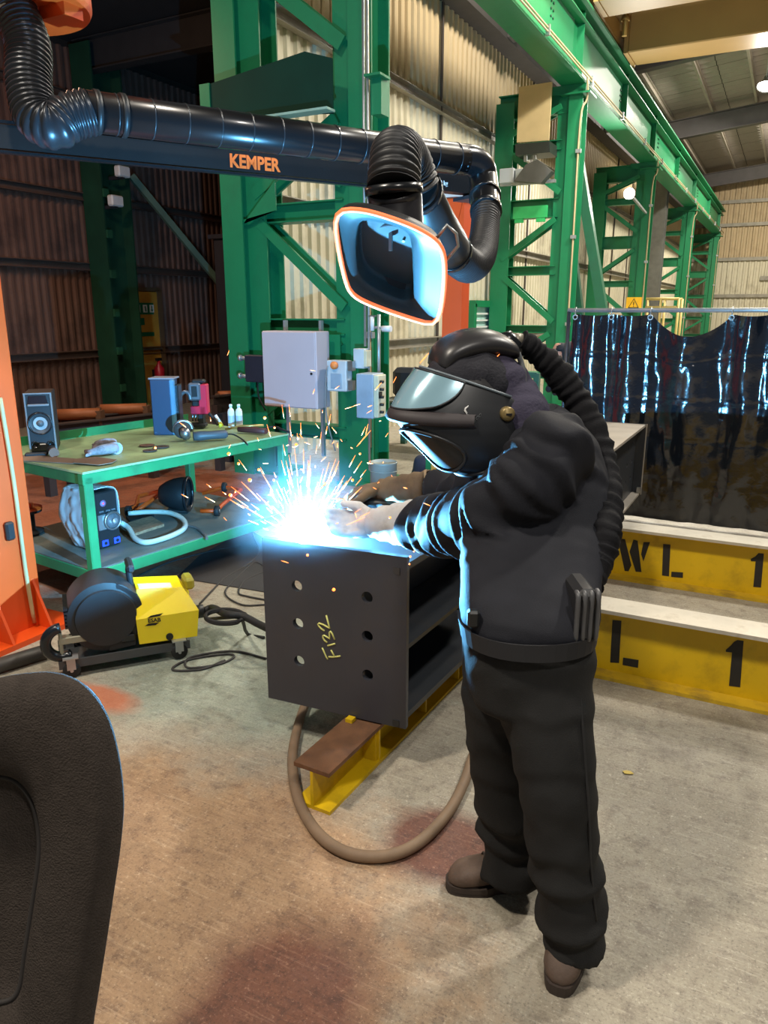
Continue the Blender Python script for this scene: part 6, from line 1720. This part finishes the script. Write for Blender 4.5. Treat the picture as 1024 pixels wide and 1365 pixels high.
# ================================================================== SEAT in the foreground
seat_m = M('seat_fabric', (62, 55, 50), .9, 0, .12, 60, bump=.5, bscale=420, spec=.2)
SD = .92
t = thing('vehicle_seat', 'dark brown fabric seat back close to the camera, lower left', 'seat', tuple(V((atd(-60, 1200, SD).x, atd(-60, 1200, SD).y, 0))))
out = cat([V(p + (0,)) for p in ((-20, 906), (30, 897), (75, 896), (112, 912), (142, 950), (158, 1000), (166, 1062), (163, 1120), (153, 1190), (141, 1270), (128, 1350), (112, 1440), (60, 1470), (-100, 1480), (-250, 1470), (-300, 1400), (-310, 1200), (-290, 1020), (-220, 930), (-120, 908))], 4)
out = out + cat([out[-1], out[0]], 4)[1:-1]
cen = V((-72, 1190, 0))
def sring(k, d_): return [atd(*( (cen + (p - cen) * k)[:2] ), SD) + AWAY * d_ for p in out]
mb = MB()
mb.loft([sring(.74, .13), sring(.88, .05), sring(.945, .026), sring(.985, .008), sring(1.0, -.004), sring(.99, -.014), sring(.965, -.022), sring(.92, -.030), sring(.87, -.033), sring(.80, -.034), sring(.66, -.028), sring(.56, -.012), sring(.52, .004), sring(.48, .012), sring(.2, .008)])
part('backrest', mb, seat_m, t)
mb = MB(); mb.tube(sring(.525, .0) + [sring(.525, .0)[0]], .0035, 6, False); part('piping', mb, M('seat_piping', (44, 40, 38), .8), t)
bc = atd(-72, 1480, SD); bz = bc.z
mb = MB(); mb.box(V((bc.x, bc.y, bz - .03)) - RT * .06 - AWAY * .02, (.24, .36, .12), RV, .05); cu = part('cushion', mb, seat_m, t)
mb = MB(); mb.cyl((bc.x, bc.y, .02), (bc.x, bc.y, bz - .08), .06, 16); mb.box((bc.x, bc.y, .015), (.4, .4, .03)); part('pedestal', mb, black, t)

# ================================================================== ARC, SPARKS AND FUME
t = solo('welding_arc', MB().lathe([(0, -.008), (.006, -.006), (.009, .0), (.006, .005), (0, .008)], ARC, (0, 0, 1), 12), EM('arc_glow', (200, 225, 255), 400), 'blinding blue white welding arc on the end plate', 'arc', tuple(ARC))
rnd = random.Random(11)
mb = MB()
def streak(p, d_, l_, r): mb.tube([p, p + d_ * (l_ * .5) + Z * (.0), p + d_ * l_ - Z * (.10 * l_ * l_)], [r * .5, r, r * .35], 4)
for k in range(120):
    az = rnd.uniform(-math.pi, math.pi); el_ = rnd.uniform(.35, 1.45)
    d_ = (RT * math.cos(az) + AWAY * math.sin(az) * .6) * math.cos(el_) + Z * math.sin(el_); d_.normalize()
    r0 = rnd.uniform(.06, .30) if k < 80 else rnd.uniform(.2, .6)
    streak(ARC + d_ * r0 - Z * (.25 * r0 * r0), d_, rnd.uniform(.02, .11) * (1 if k < 80 else .5), rnd.uniform(.0010, .0018))
for k in range(70):
    px, py = rnd.gauss(440, 80), rnd.gauss(610, 55)
    p = atd(px, py, rnd.uniform(2.3, 3.2)); d_ = V((rnd.uniform(-1, 1), rnd.uniform(-1, 1), rnd.uniform(-.6, 1))).normalized(); streak(p, d_, rnd.uniform(.008, .035), rnd.uniform(.001, .002))
for px, py, l_ in ((560, 484, .04), (657, 535 - 53, .03), (500, 520, .03), (480, 590, .05), (420, 660, .08)):
    p = atd(px, py, 2.3); streak(p, (RT * .7 + Z * .8).normalized(), l_, .0016)
part_s = solo('spark_shower', mb, EM('spark_hot', (255, 132, 62), 3.5), 'shower of orange sparks flying up from the welding arc', 'sparks', tuple(ARC), kind='stuff')
mb = MB()
for px, py, dep, r in ((445, 786, 2.55, .006), (410, 740, 2.7, .005), (547, 742, 2.5, .004), (552, 735, 2.5, .003), (546, 752, 2.5, .003), (333, 640, 2.6, .007), (307, 660, 2.6, .006), (353, 557, 3.0, .006), (366, 570, 3.0, .004), (318, 618, 2.7, .005), (305, 605, 2.7, .006), (395, 593, 2.6, .006), (345, 626, 2.7, .005), (365, 640, 2.7, .004), (470, 640, 2.5, .005), (480, 605, 2.6, .004), (520, 690, 2.4, .004), (207, 597, 3.4, .006)):
    c = atd(px, py, dep); mb.lathe([(0, -r), (r * .7, -r * .7), (r, 0), (r * .7, r * .7), (0, r)], c, (0, 0, 1), 8)
solo('spark_globules', mb, EM('spark_drop', (255, 128, 56), 3.5), 'larger glowing droplets scattered round the weld', 'sparks', tuple(ARC), kind='stuff')
# fume lit by the arc
m = bpy.data.materials.new('welding_fume'); m.use_nodes = True; nt = m.node_tree
nt.nodes.remove(nt.nodes['Principled BSDF'])
vs = nt.nodes.new('ShaderNodeVolumeScatter'); tc = nt.nodes.new('ShaderNodeTexCoord')
ln = nt.nodes.new('ShaderNodeVectorMath'); ln.operation = 'LENGTH'
mp_ = nt.nodes.new('ShaderNodeMapping'); mp_.inputs['Scale'].default_value = (1, 1, .8); mp_.inputs['Location'].default_value = (0, 0, -.04)
nt.links.new(tc.outputs['Object'], mp_.inputs['Vector']); nt.links.new(mp_.outputs['Vector'], ln.inputs[0])
mr = nt.nodes.new('ShaderNodeMapRange'); mr.inputs['From Min'].default_value = .0; mr.inputs['From Max'].default_value = .34; mr.inputs['To Min'].default_value = 1; mr.inputs['To Max'].default_value = 0; mr.interpolation_type = 'SMOOTHSTEP'
nt.links.new(ln.outputs['Value'], mr.inputs['Value'])
nz = nt.nodes.new('ShaderNodeTexNoise'); nz.inputs['Scale'].default_value = 9; nz.inputs['Detail'].default_value = 4; nz.inputs['Distortion'].default_value = 1.2
nt.links.new(tc.outputs['Object'], nz.inputs['Vector'])
m2 = nt.nodes.new('ShaderNodeMapRange'); m2.inputs['From Min'].default_value = .35; m2.inputs['From Max'].default_value = .7; m2.inputs['To Min'].default_value = .25; m2.inputs['To Max'].default_value = 1.6
nt.links.new(nz.outputs['Fac'], m2.inputs['Value'])
mu = nt.nodes.new('ShaderNodeMath'); mu.operation = 'MULTIPLY'; nt.links.new(mr.outputs['Result'], mu.inputs[0]); nt.links.new(m2.outputs['Result'], mu.inputs[1])
mu2 = nt.nodes.new('ShaderNodeMath'); mu2.operation = 'MULTIPLY'; mu2.inputs[1].default_value = .16; nt.links.new(mu.outputs[0], mu2.inputs[0])
nt.links.new(mu2.outputs[0], vs.inputs['Density']); vs.inputs['Color'].default_value = (.8, .9, 1, 1)
nt.links.new(vs.outputs[0], nt.nodes['Material Output'].inputs['Volume'])
mb = MB(); rings = []
for k in range(1, 12):
    th = math.pi * k / 12
    rings.append([ARC + V((.34 * math.sin(th) * math.cos(a), .34 * math.sin(th) * math.sin(a), .05 - .42 * math.cos(th))) for a in [2 * math.pi * i / 20 for i in range(20)]])
mb.loft(rings)
solo('welding_fume', mb, m, 'thin blue smoke glowing round the welding arc', 'smoke', tuple(ARC), kind='stuff')
